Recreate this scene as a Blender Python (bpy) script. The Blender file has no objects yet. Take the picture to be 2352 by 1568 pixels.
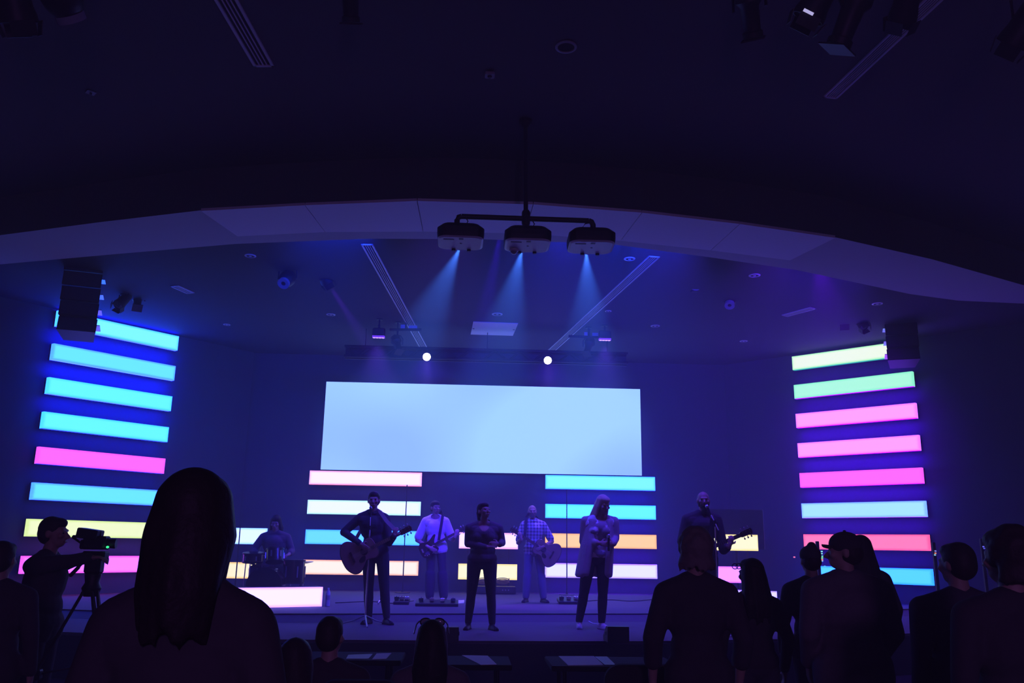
import bpy, bmesh, math, random
from mathutils import Vector, Matrix

# ------------------------------------------------------------------ scene, camera, exposure
scene = bpy.context.scene
COL = scene.collection
rnd = random.Random(7)
IMG_W, IMG_H = 2352, 1568
FOC, PITCH, ROLL, YAW, EYE = 1947.1, 0.2367, 0.015, 0.0488, 1.55
cam_data = bpy.data.cameras.new('camera')
cam_data.sensor_width = 36.0
cam_data.lens = FOC / IMG_W * 36.0
cam_data.clip_start = 0.05
cam = bpy.data.objects.new('camera', cam_data)
COL.objects.link(cam)
fwd = Vector((math.sin(YAW) * math.cos(PITCH), math.cos(YAW) * math.cos(PITCH), math.sin(PITCH)))
rgt = Vector((math.cos(YAW), -math.sin(YAW), 0))
upv = rgt.cross(fwd)
r2 = rgt * math.cos(ROLL) + upv * math.sin(ROLL)
u2 = upv * math.cos(ROLL) - rgt * math.sin(ROLL)
mm = Matrix((r2, u2, -fwd)).transposed().to_4x4()
mm.translation = (0, 0, EYE)
cam.matrix_world = mm
scene.camera = cam
scene.view_settings.view_transform = 'Standard'
scene.view_settings.look = 'None'
scene.view_settings.gamma = 1.0
scene.view_settings.use_curve_mapping = False
scene.view_settings.exposure = 0.0
scene.cycles.max_bounces = 6
scene.cycles.diffuse_bounces = 4
scene.cycles.volume_bounces = 0
scene.cycles.sample_clamp_indirect = 3.0
scene.cycles.use_denoising = True

def ray(x, y):
    d = fwd + r2 * ((x - IMG_W / 2) / FOC) - u2 * ((y - IMG_H / 2) / FOC)
    return d
def PY(x, y, Y):
    "point seen at photo position x, y on the vertical plane at distance Y"
    d = ray(x, y); return Vector((0, 0, EYE)) + d * (Y / d.y)
def PZ(x, y, z):
    "point seen at photo position x, y on the level plane at height z"
    d = ray(x, y); return Vector((0, 0, EYE)) + d * ((z - EYE) / d.z)

# ------------------------------------------------------------------ world: dark hall with thin haze in its air
HAZE = 0.017
GAIN = 1.28          # panel brightness that reads as white through the haze
world = bpy.data.worlds.new('world'); scene.world = world
world.use_nodes = True
wn = world.node_tree; wn.nodes.clear()
wo = wn.nodes.new('ShaderNodeOutputWorld')
wb = wn.nodes.new('ShaderNodeBackground'); wb.inputs[0].default_value = (0.01, 0.006, 0.03, 1); wb.inputs[1].default_value = 0.0
wv = wn.nodes.new('ShaderNodeVolumeScatter'); wv.inputs['Color'].default_value = (0.9, 0.9, 1, 1)
wv.inputs['Density'].default_value = HAZE; wv.inputs['Anisotropy'].default_value = 0.0
wn.links.new(wb.outputs[0], wo.inputs['Surface']); wn.links.new(wv.outputs[0], wo.inputs['Volume'])

# ------------------------------------------------------------------ lamps of the hall, added rear fill
def spot(loc, target, power, color, size_deg, blend=0.5, radius=0.06):
    l = bpy.data.lights.new('spot_light', 'SPOT'); l.energy = power; l.color = color
    l.spot_size = math.radians(size_deg); l.spot_blend = blend; l.shadow_soft_size = radius
    o = bpy.data.objects.new('spot_light', l); COL.objects.link(o); o.location = loc
    o.rotation_euler = (Vector(target) - Vector(loc)).to_track_quat('-Z', 'Y').to_euler()
    return o
VIOLET = (0.08, 0.015, 1.0); BLUE = (0.008, 0.035, 1.0)
W_WASH, W_BEAM, W_PROJ, W_BULB, W_TOWER, W_KEY, W_REAR = 900, 1600, 5600, 380, 6500, 3200, 285
# dim violet fill added behind the audience, no such lamp is seen
ld = bpy.data.lights.new('rear_fill', 'POINT'); ld.energy = W_REAR; ld.color = (0.52, 0.2, 1.0); ld.shadow_soft_size = 0.4
lo_ = bpy.data.objects.new('rear_fill', ld); COL.objects.link(lo_); lo_.location = (1.0, -4.6, 2.6)

# ------------------------------------------------------------------ materials
MATS = {}
def mat(name, col, rough=0.6, metal=0.0, var=0.15, scale=12.0, bump=0.0, spec=0.4):
    if name in MATS: return MATS[name]
    m = bpy.data.materials.new(name); m.use_nodes = True
    nt = m.node_tree; b = nt.nodes['Principled BSDF']
    b.inputs['Roughness'].default_value = rough; b.inputs['Metallic'].default_value = metal
    b.inputs['Specular IOR Level'].default_value = spec
    tc = nt.nodes.new('ShaderNodeTexCoord')
    no = nt.nodes.new('ShaderNodeTexNoise'); no.inputs['Scale'].default_value = scale; no.inputs['Detail'].default_value = 4
    nt.links.new(tc.outputs['Object'], no.inputs['Vector'])
    mx = nt.nodes.new('ShaderNodeMix'); mx.data_type = 'RGBA'
    mx.inputs[6].default_value = [c * (1 - var) for c in col] + [1]
    mx.inputs[7].default_value = [min(1, c * (1 + var)) for c in col] + [1]
    nt.links.new(no.outputs['Fac'], mx.inputs[0]); nt.links.new(mx.outputs[2], b.inputs['Base Color'])
    if bump:
        bp = nt.nodes.new('ShaderNodeBump'); bp.inputs['Strength'].default_value = bump; bp.inputs['Distance'].default_value = 0.01
        nt.links.new(no.outputs['Fac'], bp.inputs['Height']); nt.links.new(bp.outputs[0], b.inputs['Normal'])
    MATS[name] = m
    return m

def glow(name, core, edge, streak=0.0):
    "a lit translucent panel: brighter along the middle, deeper in colour at its rim"
    if name in MATS: return MATS[name]
    m = bpy.data.materials.new(name); m.use_nodes = True
    nt = m.node_tree; nt.nodes.clear(); N = nt.nodes.new; L = nt.links.new
    out = N('ShaderNodeOutputMaterial'); em = N('ShaderNodeEmission'); L(em.outputs[0], out.inputs[0])
    tc = N('ShaderNodeTexCoord'); sp = N('ShaderNodeSeparateXYZ'); L(tc.outputs['Generated'], sp.inputs[0])
    def fold(sock, lo):
        a = N('ShaderNodeMath'); a.operation = 'MULTIPLY_ADD'; a.inputs[1].default_value = 2; a.inputs[2].default_value = -1; L(sock, a.inputs[0])
        c = N('ShaderNodeMath'); c.operation = 'ABSOLUTE'; L(a.outputs[0], c.inputs[0])
        r = N('ShaderNodeMapRange'); r.interpolation_type = 'SMOOTHSTEP'
        r.inputs['From Min'].default_value = lo; r.inputs['From Max'].default_value = 1.02; L(c.outputs[0], r.inputs[0])
        return r.outputs[0]
    fx = fold(sp.outputs['X'], 0.94); fz = fold(sp.outputs['Z'], 0.6)
    mxx = N('ShaderNodeMath'); mxx.operation = 'MAXIMUM'; L(fx, mxx.inputs[0]); L(fz, mxx.inputs[1])
    no = N('ShaderNodeTexNoise'); no.inputs['Scale'].default_value = 3; no.inputs['Detail'].default_value = 2
    mp = N('ShaderNodeMapping'); mp.inputs['Scale'].default_value = (0.6, 1, 6); L(tc.outputs['Object'], mp.inputs[0]); L(mp.outputs[0], no.inputs['Vector'])
    ad = N('ShaderNodeMath'); ad.operation = 'MULTIPLY_ADD'; ad.inputs[1].default_value = 0.5 + streak; ad.inputs[2].default_value = -0.36 - streak / 2
    L(no.outputs['Fac'], ad.inputs[0])
    sm = N('ShaderNodeMath'); sm.operation = 'ADD'; sm.use_clamp = True; L(ad.outputs[0], sm.inputs[0]); L(mxx.outputs[0], sm.inputs[1])
    mx = N('ShaderNodeMix'); mx.data_type = 'RGBA'; mx.inputs[6].default_value = (*core, 1); mx.inputs[7].default_value = (*edge, 1)
    L(sm.outputs[0], mx.inputs[0]); L(mx.outputs[2], em.inputs[0]); em.inputs[1].default_value = GAIN
    MATS[name] = m
    return m

def lamp_mat(name, col, strength):
    if name in MATS: return MATS[name]
    m = bpy.data.materials.new(name); m.use_nodes = True
    nt = m.node_tree; nt.nodes.clear()
    out = nt.nodes.new('ShaderNodeOutputMaterial'); em = nt.nodes.new('ShaderNodeEmission')
    em.inputs[0].default_value = (*col, 1); em.inputs[1].default_value = strength
    nt.links.new(em.outputs[0], out.inputs[0]); MATS[name] = m
    return m

M = dict(
    house_ceiling=mat('painted_house_ceiling', (0.08, 0.077, 0.082), 0.9, var=0.05, scale=3),
    stage_ceiling=mat('dark_stage_ceiling', (0.03, 0.033, 0.045), 0.9, var=0.08, scale=3),
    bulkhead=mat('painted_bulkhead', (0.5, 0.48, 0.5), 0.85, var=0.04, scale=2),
    fascia=mat('shaded_fascia', (0.055, 0.053, 0.057), 0.9, var=0.05, scale=2),  # unlit hall face of the bulkhead, its shade put into the colour
    panel=mat('pale_acoustic_panel', (0.8, 0.77, 0.8), 0.9, var=0.05, scale=60, bump=0.1),
    wall=mat('dark_blue_wall', (0.05, 0.06, 0.1), 0.85, var=0.12, scale=2),
    floor=mat('dark_carpet', (0.03, 0.028, 0.03), 0.95, var=0.3, scale=80, bump=0.2),
    stage=mat('worn_stage_carpet', (0.095, 0.08, 0.1), 0.85, var=0.18, scale=9, bump=0.1),
    nosing=mat('black_stage_nosing', (0.015, 0.015, 0.017), 0.7),
    black=mat('black_powder_coat', (0.012, 0.012, 0.014), 0.5, scale=30),
    blackm=mat('black_steel', (0.02, 0.02, 0.022), 0.35, metal=0.6),
    steel=mat('brushed_steel', (0.55, 0.55, 0.58), 0.3, metal=0.9),
    white_pl=mat('white_plastic_shell', (0.72, 0.70, 0.70), 0.45, var=0.03),
    vent=mat('pale_metal_diffuser', (0.55, 0.52, 0.56), 0.5, var=0.04),
    ventslot=mat('shadow_slot', (0.004, 0.004, 0.005), 0.9),
    can=mat('downlight_trim', (0.6, 0.58, 0.62), 0.4),
    paper=mat('white_paper', (0.8, 0.79, 0.78), 0.7, var=0.03),
    table=mat('black_table_cloth', (0.014, 0.013, 0.016), 0.9),
    chair=mat('dark_chair_fabric', (0.02, 0.018, 0.022), 0.85, scale=60, bump=0.1),
    skin=mat('skin', (0.38, 0.25, 0.2), 0.55, var=0.06, scale=20),
    hair_dark=mat('dark_hair', (0.035, 0.027, 0.025), 0.55, scale=60, bump=0.3, spec=0.15),
    hair_grey=mat('grey_hair', (0.16, 0.14, 0.13), 0.6, scale=60, bump=0.3, spec=0.15),
    hair_blond=mat('blond_hair', (0.5, 0.42, 0.33), 0.5, scale=60, bump=0.3, spec=0.15),
    hair_brown=mat('brown_hair', (0.022, 0.017, 0.016), 0.55, scale=60, bump=0.3, spec=0.15),
    cloth_black=mat('black_cloth', (0.045, 0.042, 0.046), 0.9, scale=30, bump=0.15),
    cloth_navy=mat('navy_cloth', (0.05, 0.05, 0.065), 0.9, scale=30, bump=0.15),
    cloth_white=mat('white_cotton', (0.72, 0.70, 0.72), 0.9, scale=14, bump=0.15),
    cloth_grey=mat('grey_knit', (0.38, 0.33, 0.36), 0.9, scale=40, bump=0.2),
    cloth_dgrey=mat('charcoal_cloth', (0.11, 0.10, 0.11), 0.9, scale=40, bump=0.2),
    denim=mat('blue_denim', (0.17, 0.17, 0.24), 0.9, scale=30, bump=0.15),
    denim_dark=mat('dark_denim', (0.05, 0.05, 0.065), 0.9, scale=30, bump=0.15),
    sneaker=mat('white_sneaker', (0.66, 0.63, 0.65), 0.6),
    shoe=mat('dark_shoe', (0.02, 0.018, 0.018), 0.5),
    eye=mat('dark_eye', (0.01, 0.01, 0.01), 0.2),
    lips=mat('lips', (0.32, 0.12, 0.11), 0.5),
    wood=mat('spruce_top', (0.28, 0.19, 0.13), 0.35, var=0.2, scale=6),
    wood_dark=mat('rosewood', (0.05, 0.025, 0.018), 0.4),
    ebony=mat('ebony', (0.012, 0.01, 0.01), 0.4),
    sunburst=mat('dark_gloss_guitar', (0.03, 0.015, 0.012), 0.2),
    strap=mat('pale_strap', (0.5, 0.45, 0.46), 0.8),
    brass=mat('brass_cymbal', (0.55, 0.38, 0.14), 0.3, metal=0.9),
    drumhead=mat('drum_head', (0.5, 0.48, 0.48), 0.5),
    bottle=mat('clear_bottle_plastic', (0.6, 0.6, 0.66), 0.15),
    label_white=mat('bottle_label', (0.35, 0.33, 0.36), 0.5),
    cable=mat('black_cable', (0.012, 0.012, 0.012), 0.5),
    cable_lit=mat('bar_lit_cable', (0.55, 0.42, 0.08), 0.5),  # yellow bar's light on the coils is put into this colour
    tape=mat('orange_tape', (0.75, 0.38, 0.2), 0.6),
    lens=mat('lens_glass', (0.25, 0.26, 0.32), 0.08, spec=0.8),
    tv=mat('screen_off', (0.012, 0.012, 0.016), 0.25),
)
# plaid shirt and printed tee
def plaid():
    m = mat('plaid_cotton', (0.6, 0.58, 0.62), 0.9)
    nt = m.node_tree; b = nt.nodes['Principled BSDF']; N = nt.nodes.new; L = nt.links.new
    tc = N('ShaderNodeTexCoord'); f = None
    for ax in ('X', 'Z'):
        w = N('ShaderNodeTexWave'); w.bands_direction = ax; w.inputs['Scale'].default_value = 5.5; L(tc.outputs['Object'], w.inputs['Vector'])
        r = N('ShaderNodeMapRange'); r.inputs['From Min'].default_value = 0.55; r.inputs['From Max'].default_value = 0.75; L(w.outputs['Fac'], r.inputs[0])
        if f is None: f = r.outputs[0]
        else:
            a = N('ShaderNodeMath'); a.operation = 'ADD'; L(f, a.inputs[0]); L(r.outputs[0], a.inputs[1])
            h = N('ShaderNodeMath'); h.operation = 'MULTIPLY'; h.inputs[1].default_value = 0.5; L(a.outputs[0], h.inputs[0]); f = h.outputs[0]
    mx = N('ShaderNodeMix'); mx.data_type = 'RGBA'; mx.inputs[6].default_value = (0.62, 0.60, 0.64, 1); mx.inputs[7].default_value = (0.07, 0.07, 0.11, 1)
    L(f, mx.inputs[0]); L(mx.outputs[2], b.inputs['Base Color'])
    return m
M['plaid'] = plaid()
def printed():
    m = mat('printed_tee', (0.4, 0.36, 0.4), 0.9)
    nt = m.node_tree; b = nt.nodes['Principled BSDF']; N = nt.nodes.new; L = nt.links.new
    tc = N('ShaderNodeTexCoord'); v = N('ShaderNodeTexNoise'); v.inputs['Scale'].default_value = 11; L(tc.outputs['Object'], v.inputs['Vector'])
    r = N('ShaderNodeMapRange'); r.inputs['From Min'].default_value = 0.5; r.inputs['From Max'].default_value = 0.56; L(v.outputs['Fac'], r.inputs[0])
    mx = N('ShaderNodeMix'); mx.data_type = 'RGBA'; mx.inputs[6].default_value = (0.3, 0.26, 0.3, 1); mx.inputs[7].default_value = (0.75, 0.7, 0.75, 1)
    L(r.outputs[0], mx.inputs[0]); L(mx.outputs[2], b.inputs['Base Color'])
    return m
M['printed'] = printed()

# ------------------------------------------------------------------ mesh helpers
class MB:
    def __init__(s): s.v = []; s.f = []
    def add(s, vs, fs):
        o = len(s.v); s.v += [Vector(p) for p in vs]; s.f += [tuple(i + o for i in f) for f in fs]; return s
    def box(s, c, size, rot=None, taper=1.0):
        hx, hy, hz = size[0] / 2, size[1] / 2, size[2] / 2
        vs = [Vector((x * hx * (taper if z > 0 else 1), y * hy * (taper if z > 0 else 1), z * hz)) for z in (-1, 1) for y in (-1, 1) for x in (-1, 1)]
        if rot is not None: vs = [rot @ p for p in vs]
        return s.add([Vector(c) + p for p in vs], [(0, 2, 3, 1), (4, 5, 7, 6), (0, 1, 5, 4), (2, 6, 7, 3), (0, 4, 6, 2), (1, 3, 7, 5)])
    def rbox(s, c, size, b=0.01, rot=None):
        "box with chamfered edges"
        hx, hy, hz = size[0] / 2, size[1] / 2, size[2] / 2
        b = min(b, hx * .9, hy * .9, hz * .9)
        def ring(z, i): return [(x, y, z) for x, y in ((-hx + b + i, -hy + i), (hx - b - i, -hy + i), (hx - i, -hy + b + i), (hx - i, hy - b - i), (hx - b - i, hy - i), (-hx + b + i, hy - i), (-hx + i, hy - b - i), (-hx + i, -hy + b + i))]
        i2 = b * .6
        rings = [ring(-hz, i2), ring(-hz + b, 0), ring(hz - b, 0), ring(hz, i2)]
        vs = [Vector(p) for r in rings for p in r]
        if rot is not None: vs = [rot @ p for p in vs]
        fs = [tuple(range(7, -1, -1)), tuple(range(24, 32))]
        for k in range(3):
            for i in range(8):
                j = (i + 1) % 8; fs.append((k * 8 + i, k * 8 + j, k * 8 + 8 + j, k * 8 + 8 + i))
        return s.add([Vector(c) + p for p in vs], fs)
    def cyl(s, p0, p1, r0, r1=None, n=16, cap=True):
        p0, p1 = Vector(p0), Vector(p1); r1 = r0 if r1 is None else r1
        d = (p1 - p0); q = d.to_track_quat('Z', 'Y').to_matrix() if d.length > 1e-9 else Matrix.Identity(3)
        vs = []
        for p, r in ((p0, r0), (p1, r1)):
            for i in range(n):
                a = 2 * math.pi * i / n; vs.append(p + q @ Vector((r * math.cos(a), r * math.sin(a), 0)))
        fs = [(i, (i + 1) % n, n + (i + 1) % n, n + i) for i in range(n)]
        if cap: fs += [tuple(range(n - 1, -1, -1)), tuple(range(n, 2 * n))]
        return s.add(vs, fs)
    def tube(s, pts, r, n=8):
        pts = [Vector(p) for p in pts]
        vs, fs = [], []
        for k, p in enumerate(pts):
            t = (pts[min(k + 1, len(pts) - 1)] - pts[max(k - 1, 0)]).normalized()
            a = t.cross(Vector((0.13, 0.21, 0.97)));
            if a.length < 1e-3: a = t.cross(Vector((1, 0, 0)))
            a.normalize(); b = t.cross(a)
            for i in range(n):
                an = 2 * math.pi * i / n; vs.append(p + a * (r * math.cos(an)) + b * (r * math.sin(an)))
        for k in range(len(pts) - 1):
            for i in range(n):
                j = (i + 1) % n; fs.append((k * n + i, k * n + j, (k + 1) * n + j, (k + 1) * n + i))
        fs += [tuple(range(n - 1, -1, -1)), tuple(range((len(pts) - 1) * n, len(pts) * n))]
        return s.add(vs, fs)
    def lathe(s, c, prof, n=24, rot=None):
        vs, fs = [], []
        for r, z in prof:
            for i in range(n):
                a = 2 * math.pi * i / n; p = Vector((max(r, 1e-4) * math.cos(a), max(r, 1e-4) * math.sin(a), z))
                vs.append(Vector(c) + (rot @ p if rot is not None else p))
        for k in range(len(prof) - 1):
            for i in range(n):
                j = (i + 1) % n; fs.append((k * n + i, k * n + j, (k + 1) * n + j, (k + 1) * n + i))
        fs += [tuple(range(n - 1, -1, -1)), tuple(range((len(prof) - 1) * n, len(prof) * n))]
        return s.add(vs, fs)
    def ell(s, c, rad, rot=None, n=16, m=10):
        vs, fs = [], []
        for k in range(m + 1):
            th = math.pi * k / m
            for i in range(n):
                a = 2 * math.pi * i / n
                rr = max(math.sin(th), 1e-3)
                p = Vector((rad[0] * rr * math.cos(a), rad[1] * rr * math.sin(a), -rad[2] * math.cos(th)))
                vs.append(Vector(c) + (rot @ p if rot is not None else p))
        for k in range(m):
            for i in range(n):
                j = (i + 1) % n; fs.append((k * n + i, k * n + j, (k + 1) * n + j, (k + 1) * n + i))
        fs += [tuple(range(n - 1, -1, -1)), tuple(range(m * n, m * n + n))]
        return s.add(vs, fs)
    def cap(s, p0, p1, r0, r1=None, n=12):
        "capsule with two radii"
        p0, p1 = Vector(p0), Vector(p1); r1 = r0 if r1 is None else r1
        d = p1 - p0
        if d.length < 1e-6: return s.ell(p0, (r0, r0, r0), n=n)
        q = d.to_track_quat('Z', 'Y').to_matrix(); L = d.length
        prof = []
        for k in range(5): th = math.pi / 2 * k / 4; prof.append((r0 * math.sin(th), -r0 * math.cos(th)))
        for k in range(5): th = math.pi / 2 * k / 4; prof.append((r1 * math.cos(th), L + r1 * math.sin(th)))
        return s.lathe(p0, prof, n, q)
    def prism(s, poly, y0, y1, fr=None, bev=0.0):
        "polygon in local x-z extruded along local y; fr maps local to world"
        n = len(poly)
        if bev:
            cx = sum(p[0] for p in poly) / n; cz = sum(p[1] for p in poly) / n
            def ins(p):
                d = Vector((p[0] - cx, p[1] - cz)); l = d.length
                return (p[0] - d.x / l * bev, p[1] - d.y / l * bev)
            levels = [([ins(p) for p in poly], y0), (poly, y0 + bev), (poly, y1 - bev), ([ins(p) for p in poly], y1)]
        else: levels = [(poly, y0), (poly, y1)]
        vs = [Vector((p[0], y, p[1])) for pl, y in levels for p in pl]
        if fr is not None: vs = [fr @ p for p in vs]
        fs = [tuple(range(n)), tuple(range(len(levels) * n - 1, (len(levels) - 1) * n - 1, -1))]
        for k in range(len(levels) - 1):
            for i in range(n):
                j = (i + 1) % n; fs.append((k * n + i, (k + 1) * n + i, (k + 1) * n + j, k * n + j))
        return s.add(vs, fs)
    def build(s, name, material, parent=None, smooth=False, loc=None):
        me = bpy.data.meshes.new(name)
        vs = s.v
        if loc is not None: vs = [p - Vector(loc) for p in vs]
        me.from_pydata([tuple(p) for p in vs], [], s.f); me.update()
        me.materials.append(material)
        if smooth:
            for p in me.polygons: p.use_smooth = True
            try: me.set_sharp_from_angle(angle=math.radians(40))
            except Exception: pass
        o = bpy.data.objects.new(name, me); COL.objects.link(o)
        if loc is not None: o.location = loc
        if parent is not None: o.parent = parent
        return o

def tag(o, label=None, cat=None, group=None, kind=None):
    if label: o['label'] = label
    if cat: o['category'] = cat
    if group: o['group'] = group
    if kind: o['kind'] = kind
    return o
def thing(name, label, cat, loc=(0, 0, 0), rotz=0.0, group=None):
    o = bpy.data.objects.new(name, None); COL.objects.link(o); o.empty_display_size = 0.1
    o.location = loc; o.rotation_euler = (0, 0, rotz)
    return tag(o, label, cat, group)
def copy_tree(o, parent=None):
    c = o.copy(); COL.objects.link(c)
    if parent is not None: c.parent = parent
    for ch in [x for x in bpy.data.objects if x.parent == o]: copy_tree(ch, c)
    return c
def struct(name, mb, m, label=None): return tag(mb.build(name, m), label, None, None, 'structure')
def Rz(a): return Matrix.Rotation(a, 3, 'Z')
def frame(loc, rot3): 
    m = rot3.to_4x4(); m.translation = Vector(loc); return m
# ------------------------------------------------------------------ the setting
Z_CEIL, Z_SC, Z_BK = 6.0, 5.74, 5.45
Z1, Z2 = 0.50, 0.58                     # lower and upper stage level
WY = 19.14                              # stage back wall
XL, XR, YB = -10.5, 12.8, -6.0
T = 0.15
struct('floor', MB().box(((XL + XR) / 2, (YB + WY) / 2 + 0.3, -0.1), (XR - XL + 1, WY - YB + 1.4, 0.2)), M['floor'])
struct('ceiling', MB().box(((XL + XR) / 2, (YB + WY) / 2 + 0.3, Z_CEIL + 0.1), (XR - XL + 1, WY - YB + 1.4, 0.2)), M['house_ceiling'])
struct('wall_back', MB().box(((XL + XR) / 2, WY + T / 2, 3.0), (XR - XL + .6, T, 6.0)), M['wall'])
struct('wall_left', MB().box((XL - T / 2, (YB + WY) / 2, 3.0), (T, WY - YB, 6.0)), M['wall'])
struct('wall_right', MB().box((XR + T / 2, (YB + WY) / 2, 3.0), (T, WY - YB, 6.0)), M['wall'])
struct('wall_rear', MB().box(((XL + XR) / 2, YB - T / 2, 3.0), (XR - XL + .6, T, 6.0)), M['wall'])
# slanted side walls of the stage, parallel to the two light towers
LTp, LTa = Vector((-7.6491, 15.5496, 0)), 0.8634
RTp, RTa = Vector((6.9884, 17.7356, 0)), -0.7824
def slant(name, p, a, t0, t1):
    d = Vector((math.cos(a), math.sin(a), 0)); nf = Vector((math.sin(a), -math.cos(a), 0))
    c = p - nf * 0.29 + d * ((t0 + t1) / 2); c.z = Z_SC / 2
    o = struct(name, MB().box((0, 0, 0), (t1 - t0, 0.12, Z_SC)), M['wall']); o.location = c; o.rotation_euler = (0, 0, a)
slant('wall_stage_left', LTp, LTa, -4.2, 4.45)
slant('wall_stage_right', RTp, RTa, -1.75, 7.6)

# stage: lower tier with a gently bowed front edge, upper tier behind a thin black nosing
def slab(name, front, zt, zb, m, back=None, ramp=0.0):
    back = back or [(front[-1][0], WY), (front[0][0], WY)]
    poly = front + back; n = len(poly)
    mb = MB().add([(x, y - (ramp if i < n - 2 else 0), zb) for i, (x, y) in enumerate(poly)] + [(x, y, zt) for x, y in poly],
                  [tuple(range(n - 1, -1, -1)), tuple(range(n, 2 * n))] + [(i, (i + 1) % n, n + (i + 1) % n, n + i) for i in range(n)])
    return struct(name, mb, m)
def xy(p): return (p.x, p.y)
front1 = [(-10.4, 13.2), (-8.0, 11.9), (-5.5, 10.9), (-3.5, 10.35)] + [xy(PZ(x, y, Z1)) for x, y in ((620, 1468), (820, 1469), (1060, 1471), (1270, 1472), (1480, 1472))] + [(4.2, 10.75), (6.2, 11.7), (8.8, 13.1), (12.7, 15.0)]
slab('floor_stage', front1, Z1, 0.0, M['stage'])
mbn = MB()
for k in range(len(front1) - 1):
    a, b = Vector((*front1[k], 0)), Vector((*front1[k + 1], 0)); d = (b - a)
    mbn.box((a + b) / 2 + Vector((0, -0.012, 0.235)), (d.length + 0.01, 0.02, 0.47), Rz(math.atan2(d.y, d.x)))
struct('trim_1', mbn, M['nosing'])
front2 = [(-9.5, 14.0), (-5.0, 12.7)] + [xy(PZ(x, 1410, Z2)) for x in (620, 900, 1200, 1480)] + [(6.0, 14.3), (8.0, 15.2), (11, 16.6)]
slab('floor_stage_upper', front2, Z2, Z1 + 0.001, M['stage'], None, 0.35)
mbn = MB()
for k in range(len(front2) - 1):
    a, b = Vector((*front2[k], 0)), Vector((*front2[k + 1], 0)); d = (b - a)
    mbn.box((a + b) / 2 + Vector((0, 0.0, Z2 + .004)), (d.length + 0.01, 0.05, 0.014), Rz(math.atan2(d.y, d.x)))
struct('trim_2', mbn, M['nosing'])

# bulkhead over the stage front: polygonal bow, hall face darkened for shade, pale underside
fr = [PZ(x, y, Z_BK) for x, y in ((0, 540), (230, 510), (460, 483), (700, 470), (958, 460), (1225, 468), (1475, 487), (1700, 513), (1920, 545), (2140, 595), (2352, 655))]
rr = [PZ(x, y, Z_BK) for x, y in ((0, 607), (270, 583), (540, 560), (850, 548), (1100, 549), (1400, 560), (1640, 592), (1830, 620), (2090, 675), (2200, 690), (2352, 697))]
fr = [fr[0] + (fr[0] - fr[1]) * 3.2] + fr + [fr[-1] + (fr[-1] - fr[-2]) * 2.6]
rr = [rr[0] + (rr[0] - rr[1]) * 2.2] + rr + [rr[-1] + Vector((4.0, 0.6, 0))]
bk = MB(); n = len(fr)
vs = [(*xy(p), Z_BK) for p in fr] + [(*xy(p), Z_BK) for p in rr] + [(*xy(p), Z_CEIL + .05) for p in fr] + [(*xy(p), Z_CEIL + .05) for p in rr]
fs = []
for i in range(n - 1):
    fs += [(i, n + i, n + i + 1, i + 1), (i, i + 1, 2 * n + i + 1, 2 * n + i), (n + i, 3 * n + i, 3 * n + i + 1, n + i + 1)]
bk.add(vs, fs)
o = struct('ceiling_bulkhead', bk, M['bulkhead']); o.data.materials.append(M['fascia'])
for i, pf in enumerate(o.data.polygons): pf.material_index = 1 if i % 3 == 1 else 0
# stage ceiling starts at the bulkhead's back edge
poly = [xy(p) for p in rr] + [(rr[-1].x, WY + .05), (rr[0].x, WY + .05)]; n = len(poly)
struct('ceiling_stage', MB().add([(x, y, Z_SC) for x, y in poly] + [(x, y, Z_SC + 0.08) for x, y in poly],
       [tuple(range(n)), tuple(range(2 * n - 1, n - 1, -1))] + [(i, n + i, n + (i + 1) % n, (i + 1) % n) for i in range(n)]), M['stage_ceiling'])

# six pale panels on the bulkhead's underside
up = [(460, 484), (700, 471), (958, 461), (1225, 469), (1475, 488), (1700, 514), (1920, 546)]
lo = [(545, 543), (747, 533), (972, 532), (1205, 536), (1425, 553), (1632, 575), (1815, 598)]
ADJ = ['first panel at the screen-left end of the bulkhead', 'second panel from the screen-left end', 'third panel, just left of the projector pole',
       'fourth panel, behind the projector pole and its right arm', 'fifth panel, right of the projectors', 'last panel at the screen-right end of the bulkhead']
for i in range(6):
    q = [PZ(*up[i], Z_BK - .035), PZ(*up[i + 1], Z_BK - .035), PZ(*lo[i + 1], Z_BK - .035), PZ(*lo[i], Z_BK - .035)]
    c = sum(q, Vector()) / 4
    q = [c + (p - c) * 0.992 for p in q]; t = Vector((0, 0, 0.033))
    mb = MB().add(q + [p + t for p in q], [(0, 1, 2, 3), (7, 6, 5, 4)] + [(a, 4 + a, 4 + (a + 1) % 4, (a + 1) % 4) for a in range(4)])
    tag(mb.build('ceiling_baffle', M['panel']), 'pale panel under the bulkhead, ' + ADJ[i], 'ceiling panel', 'panels under the bulkhead')

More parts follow.
